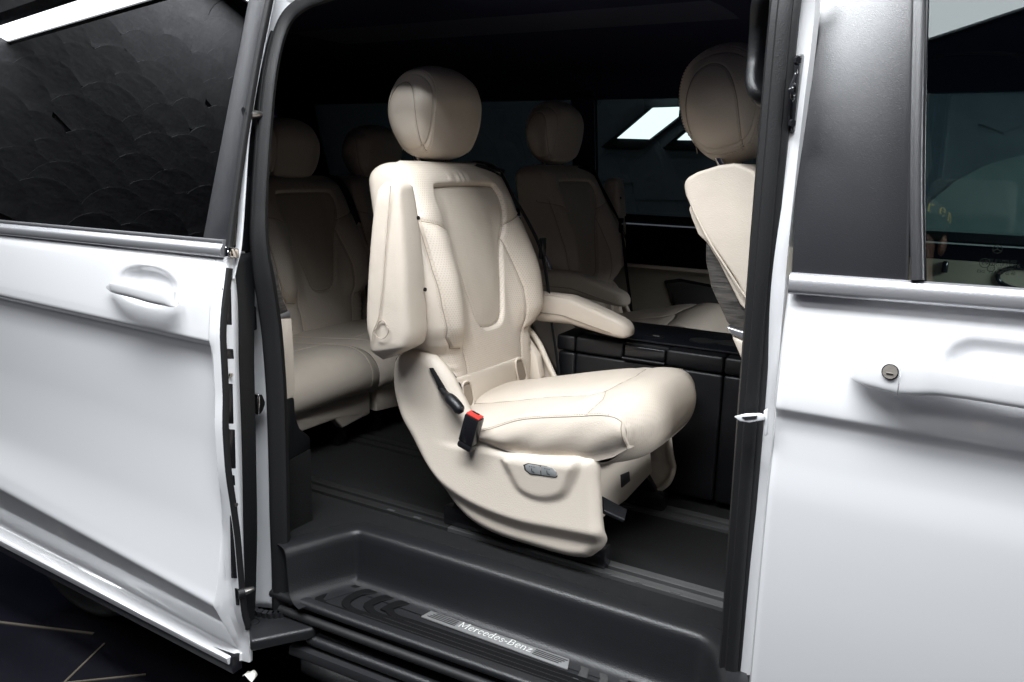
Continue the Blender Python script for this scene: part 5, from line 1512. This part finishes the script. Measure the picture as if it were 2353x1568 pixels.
# flared lower cheeks
lx0, lx1 = K(1440, 782)[0], K(1540, 790)[0]
hl_, hr_ = K(1432, 800)[0], K(1532, 812)[0]
for a, b_ in ((xL - .004, xs1 - .0015), (xs1 + .0015, hl_), (hr_, xs2 - .0015), (xs2 + .0015, xR)):
    prism('lid', [(a, y0 - .004, z_seam + .002), (b_, y0 - .004, z_seam + .002), (b_, y0 - .004, z_top), (a, y0 - .004, z_top)], (0, y1 - y0, .006), M_['navy'], co, b=.007, seg=3)
prism('lid', [(hl_ + .0005, y0 + .016, z_seam + .002), (hr_ - .0005, y0 + .016, z_seam + .002), (hr_ - .0005, y0 + .016, z_top), (hl_ + .0005, y0 + .016, z_top)], (0, y1 - y0 - .02, .006), M_['navy'], co, b=.002)
prism('latch', [(hl_ + .004, y0 - .002, z_seam + .010), (hr_ - .004, y0 - .002, z_seam + .010), (hr_ - .004, y0 - .002, z_top - .004), (hl_ + .004, y0 - .002, z_top - .004)], (0, .016, 0), M_['gloss'], co, b=.004, seg=3)
tube('latch_lip', [(hl_ + .002, y0 - .006, z_seam + .006), (hr_ - .002, y0 - .006, z_seam + .006)], .004, M_['navy'], co, n=10, out=(0, 0, 1))
# top: recessed deck, switch plate, cup holders
tx = lambda px, py: at(px, py, 'z', ZF + z_top + .008) - CO
box('deck', (xs1 + .01, y0 + .03, z_top + .003), (xR, y1 - .02, z_top + .0085), simple('deck_blue_black', (.009, .010, .014), .35, bump=(400, .0004)), co, b=.002)
q = tx(1400, 766); box('deck_recess', (q[0] - .06, q[1] - .02, z_top + .0080), (q[0] + .06, q[1] + .02, z_top + .0095), M_['dark_hole'], co, b=.001)
q = tx(1507, 774); swp = box('switch_plate', (q[0] - .022, q[1] - .016, z_top + .008), (q[0] + .022, q[1] + .016, z_top + .0105), M_['gloss'], co, b=.001)
tube('plate_symbol', [q + np.array([-.008, 0, .0035]), q + np.array([.008, 0.001, .0035])], .0009, M_['pin'], co, n=6)
for px in ((1612, 786), (1672, 792)):
    q = tx(*px); tube('cup_holder', [np.array([q[0], q[1] + .01, z_top + .008]), np.array([q[0], q[1] + .01, z_top + .0105])], .034, M_['dark_hole'], co, n=28, out=(1, 0, 0))
box('rail_foot', (xL + .05, -.09, .0), (xR - .03, .09, .022), M_['gloss'], co, b=.004)
# ------------------------------------------------------------------ the person who stands behind the camera and shows in the front window
def person():
    n_ = NF / np.linalg.norm(NF)
    def mirror(px, py, t):
        P_ = fg(px, py); d_ = ray(px, py); d_ = d_ / np.linalg.norm(d_)
        r_ = d_ - 2 * (d_ @ n_) * n_
        return P_ + r_ * t
    hd = mirror(2100, 512, 1.62)
    px_, py_ = hd[0], hd[1]
    root = empty('person', (px_, py_, 0), label='person in a dark top and cap with yellow lettering mirrored in the front window', category='person')
    H_ = hd[2]
    M_['skin'] = simple('skin', (.50, .30, .22), .5, bump=(400, .0004))
    M_['dark_cloth'] = simple('dark_jersey', (.016, .016, .020), .85, bump=(500, .001))
    # skeleton in metres below the head centre
    s = H_ / 1.72
    J = {'pel': (0, 0, .98), 'sp1': (0, -.01, 1.12), 'sp2': (0, 0, 1.30), 'nb': (0, -.015, 1.47), 'nk': (0, -.005, 1.56), 'hd': (0, .01, 1.66), 'ht': (0, .0, 1.76)}
    rad = {'pel': (.155, .11), 'sp1': (.145, .10), 'sp2': (.165, .115), 'nb': (.085, .075), 'nk': (.058, .06), 'hd': (.072, .088), 'ht': (.066, .082)}
    E_ = [('pel', 'sp1'), ('sp1', 'sp2'), ('sp2', 'nb'), ('nb', 'nk'), ('nk', 'hd'), ('hd', 'ht')]
    for k, sd_ in (('l', -1), ('r', 1)):
        J.update({'sh' + k: (sd_ * .17, 0, 1.43), 'el' + k: (sd_ * .24, -.02, 1.14), 'wr' + k: (sd_ * .25, .07, .90), 'pm' + k: (sd_ * .25, .09, .83),
                  'hp' + k: (sd_ * .09, 0, .93), 'kn' + k: (sd_ * .11, .02, .52), 'an' + k: (sd_ * .12, -.01, .10), 'toe' + k: (sd_ * .14, .14, .045)})
        rad.update({'sh' + k: (.065, .065), 'el' + k: (.047, .047), 'wr' + k: (.030, .034), 'pm' + k: (.022, .040), 'hp' + k: (.095, .10), 'kn' + k: (.062, .065), 'an' + k: (.045, .05), 'toe' + k: (.045, .035)})
        E_ += [('nb', 'sh' + k), ('sh' + k, 'el' + k), ('el' + k, 'wr' + k), ('wr' + k, 'pm' + k), ('pel', 'hp' + k), ('hp' + k, 'kn' + k), ('kn' + k, 'an' + k), ('an' + k, 'toe' + k)]
        for i, (dx, dy, ln) in enumerate(((-.012, .030, .075), (-.004, .012, .085), (.002, -.006, .08), (.006, -.022, .065))):
            b_ = 'fa%d' % i + k; c_ = 'fb%d' % i + k
            J[b_] = (sd_ * (.25 + dx), .09 + dy, .79); J[c_] = (sd_ * (.242 + dx), .105 + dy, .79 - ln)
            rad[b_] = (.010, .010); rad[c_] = (.008, .008); E_ += [('pm' + k, b_), (b_, c_)]
        J['th' + k] = (sd_ * .235, .135, .85); J['ti' + k] = (sd_ * .23, .155, .80); rad['th' + k] = (.011, .011); rad['ti' + k] = (.009, .009)
        E_ += [('wr' + k, 'th' + k), ('th' + k, 'ti' + k)]
    keys = list(J)
    me = bpy.data.meshes.new('body')
    me.from_pydata([tuple(np.array(J[k]) * s) for k in keys], [(keys.index(a), keys.index(b_)) for a, b_ in E_], [])
    o = new_obj('body', me, M_['dark_cloth'], None)
    sk = o.modifiers.new('skin', 'SKIN'); o.modifiers.new('sub', 'SUBSURF').levels = 2
    for i, k in enumerate(keys):
        me.skin_vertices[0].data[i].radius = tuple(v * s for v in rad[k]); me.skin_vertices[0].data[i].use_root = (k == 'pel')
    dg_ = bpy.context.evaluated_depsgraph_get()
    m2 = bpy.data.meshes.new_from_object(o.evaluated_get(dg_)); bpy.data.objects.remove(o)
    m2.name = 'body'
    m2.materials.clear(); m2.materials.append(M_['dark_cloth']); m2.materials.append(M_['skin'])
    for p_ in m2.polygons:
        c_ = p_.center / s
        p_.material_index = 1 if (c_.z > 1.515 or (abs(c_.x) > .2 and c_.z < .90)) else 0
        p_.use_smooth = True
    body = bpy.data.objects.new('body', m2); col.objects.link(body); body.parent = root
    # ears, nose, hair line and cap
    def blob(name, c_, r_, mat, par, n=14):
        G = np.array([[(c_[0] + r_[0] * math.cos(a) * math.cos(b_), c_[1] + r_[1] * math.cos(a) * math.sin(b_), c_[2] + r_[2] * math.sin(a)) for b_ in np.linspace(0, 2 * math.pi, n, endpoint=False)] for a in np.linspace(-math.pi / 2, math.pi / 2, n)]) * s
        return grid(name, G, mat, par, cv=True)
    for sd_ in (-1, 1): 
        e_ = blob('ear', (sd_ * .082, -.005, 1.66), (.012, .020, .034), M_['skin'], body)
    blob('nose', (0, .105, 1.645), (.016, .022, .026), M_['skin'], body)
    for sd_ in (-1, 1): blob('eye', (sd_ * .032, .083, 1.675), (.013, .008, .007), M_['gloss'], body)
    blob('mouth', (0, .086, 1.60), (.026, .008, .006), simple('lips', (.38, .16, .13), .5), body)
    cp = blob('cap', (0, -.005, 1.715), (.092, .108, .085), M_['dark_cloth'], body, 24)
    prism('cap_peak', [np.array(q) * s for q in ((-.075, .08, 1.715), (-.05, .14, 1.70), (0, .165, 1.695), (.05, .14, 1.70), (.075, .08, 1.715))], (0, 0, .006), M_['dark_cloth'], cp, b=.001)
    M_['yellow'] = simple('yellow_thread', (.75, .58, .05), .6)
    for i, ch in enumerate('ren'):
        V, F = stroke_mesh(GLY[ch][1], .055)
        V2 = []
        for v in V:
            a = .45 + .42 * i + v[0] / .093 * .9 - .10
            V2.append(np.array((.0945 * math.sin(a), -.005 + .1105 * math.cos(a), 1.722 + v[1])) * s)
        mk('cap_letter', V2, F, M_['yellow'], cp, smooth=False).modifiers.new('t', 'SOLIDIFY').thickness = .002
    return root
person()
